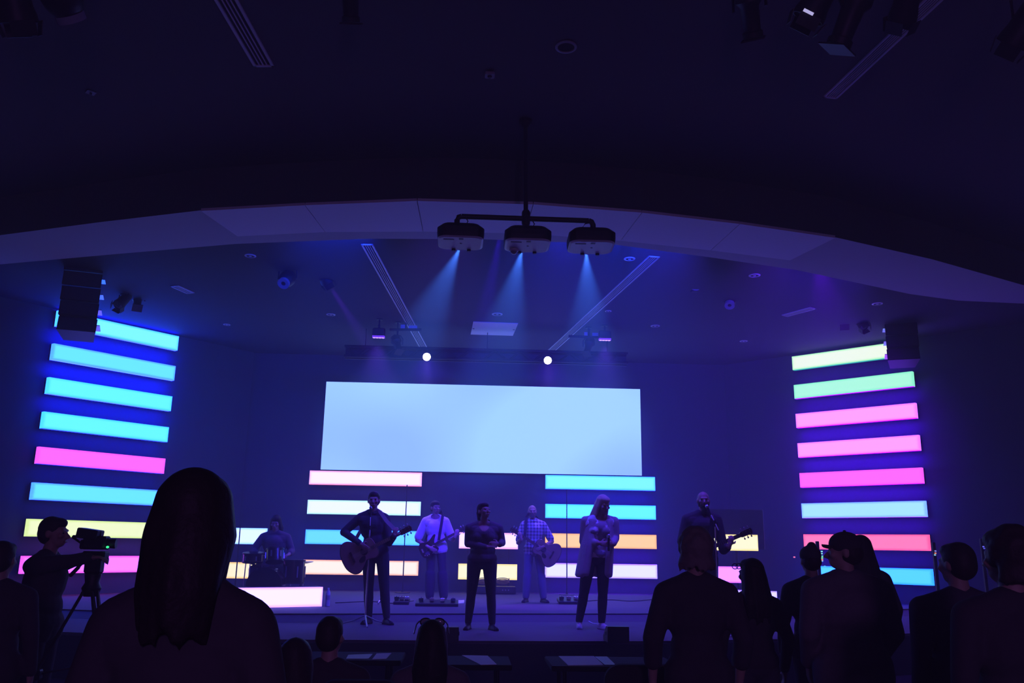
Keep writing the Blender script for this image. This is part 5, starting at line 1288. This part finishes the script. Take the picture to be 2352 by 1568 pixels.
for k in range(3):
    a = math.radians(200 + 120 * k); dx, dy = math.cos(a), math.sin(a)
    for o_ in (-.022, .022): pass
    lg = MB().cyl((.05 * dx - .02 * dy, .05 * dy + .02 * dx, zc_ - .32), (.30 * dx - .02 * dy, .30 * dy + .02 * dx, zc_ - .9), .011).cyl((.05 * dx + .02 * dy, .05 * dy - .02 * dx, zc_ - .32), (.30 * dx + .02 * dy, .30 * dy - .02 * dx, zc_ - .9), .011)
    lg.rbox((.29 * dx, .29 * dy, zc_ - .9), (.07, .07, .07), .01).cyl((.29 * dx, .29 * dy, zc_ - .9), (.48 * dx, .48 * dy, .02), .012); lg.build('leg', M['black'], t)
    MB().ell((.48 * dx, .48 * dy, .018), (.03, .03, .018)).build('foot', M['black'], t, True)
    MB().cyl((0, 0, zc_ - .85), (.29 * dx, .29 * dy, zc_ - .9), .008).build('spreader', M['black'], t)
b0 = PY(196, 1286, YO) - Vector((p.x, YO, 0)); b1 = PY(163, 1320, YO) - Vector((p.x, YO, 0))
MB().tube([(-.04, .0, zc_ - .13), b0, b1], .010).cap(lerp(b0, b1, .5), b1, .015, .015).build('pan_bar', M['black'], t, True)
c = PY(222, 1243, YO)
t = thing('video_camera', 'black broadcast video camera with a viewfinder box and green tally light on the tripod', 'camera', c, 0)
w0 = lambda px, py, dy=0: PY(px, py, YO + dy) - c
MB().rbox(w0(222, 1246), (.17, .12, .10), .015).build('camera_body', M['black'], t)
R_ = Matrix.Rotation(.13, 3, 'Y')
MB().rbox(w0(207, 1226), (.155, .14, .075), .008, R_).build('viewfinder', M['black'], t)
MB().cyl(w0(229, 1218), w0(229, 1234), .014).build('viewfinder_arm', M['black'], t)
MB().lathe(w0(240, 1247), [(.036, 0), (.04, .03), (.034, .035), (.038, .07), (.036, .085), (.03, .085)], 20, Vector((1, 0.1, -.03)).to_track_quat('Z', 'Y').to_matrix()).build('lens_barrel', M['black'], t, True)
MB().rbox(w0(197, 1250), (.06, .09, .07), .01).build('battery', M['black'], t)
MB().ell(w0(247, 1256, -.06), (.011, .011, .009)).build('tally_light', lamp_mat('green_tally', (.05, 1.0, .35), 1.2), t, True)
MB().rbox(w0(171, 1233, -.02), (.035, .03, .03), .01).tube([w0(171, 1236, -.02), w0(185, 1246, -.02), w0(197, 1250, -.02)], .008).build('focus_grip', M['black'], t)

# ------------------------------------------------------------------ small lights at the stage's right side
def rack(px, yt, yb, Y, label, leds):
    a, b = PY(px, yt, Y), PY(px, yb, Y)
    t = thing('indicator_post', label, 'indicator post', (a.x, Y, Z1), 0, 'posts with indicator lights')
    hh = a.z + .12 - Z1
    MB().rbox((0, .03, hh / 2), (.045, .045, hh), .008).build('post', M['black'], t)
    for x, y, col in leds:
        q_ = PY(x, y, Y) - Vector((a.x, Y, Z1)); MB().rbox((q_.x, -.008, q_.z), (.028, .012, .018), .004).build('indicator_light', lamp_mat('led_%d%d%d' % tuple(int(v * 9) for v in col), col, 1.1), t)
rack(1880, 1262, 1306, 12.4, 'slim black post with a column of coloured indicator lights between beanie and cap',
     [(1887, 1266, (.3, .9, .9)), (1887, 1271, (.3, .9, .9)), (1888, 1277, (.2, .9, .8)), (1888, 1281, (.3, 1, .4)), (1888, 1285, (1, .3, .3)), (1888, 1288, (.2, .5, 1)), (1877, 1287, (1, .6, .2)), (1894, 1300, (.1, .55, 1)), (1899, 1302, (.1, .55, 1)), (1824, 1279, (1, .2, .5))])
rack(2148, 1264, 1274, 12.6, 'slim black post with blue and red indicator lights left of the broad person', [(2148, 1265, (.3, .3, 1)), (2148, 1270, (1, .3, .2)), (2147, 1274, (.3, .7, 1))])
rack(2258, 1255, 1258, 12.8, 'slim black post with one blue indicator light between the two people at the right edge', [(2258, 1255, (.15, .15, 1)), (2260, 1259, (.1, .1, .8))])
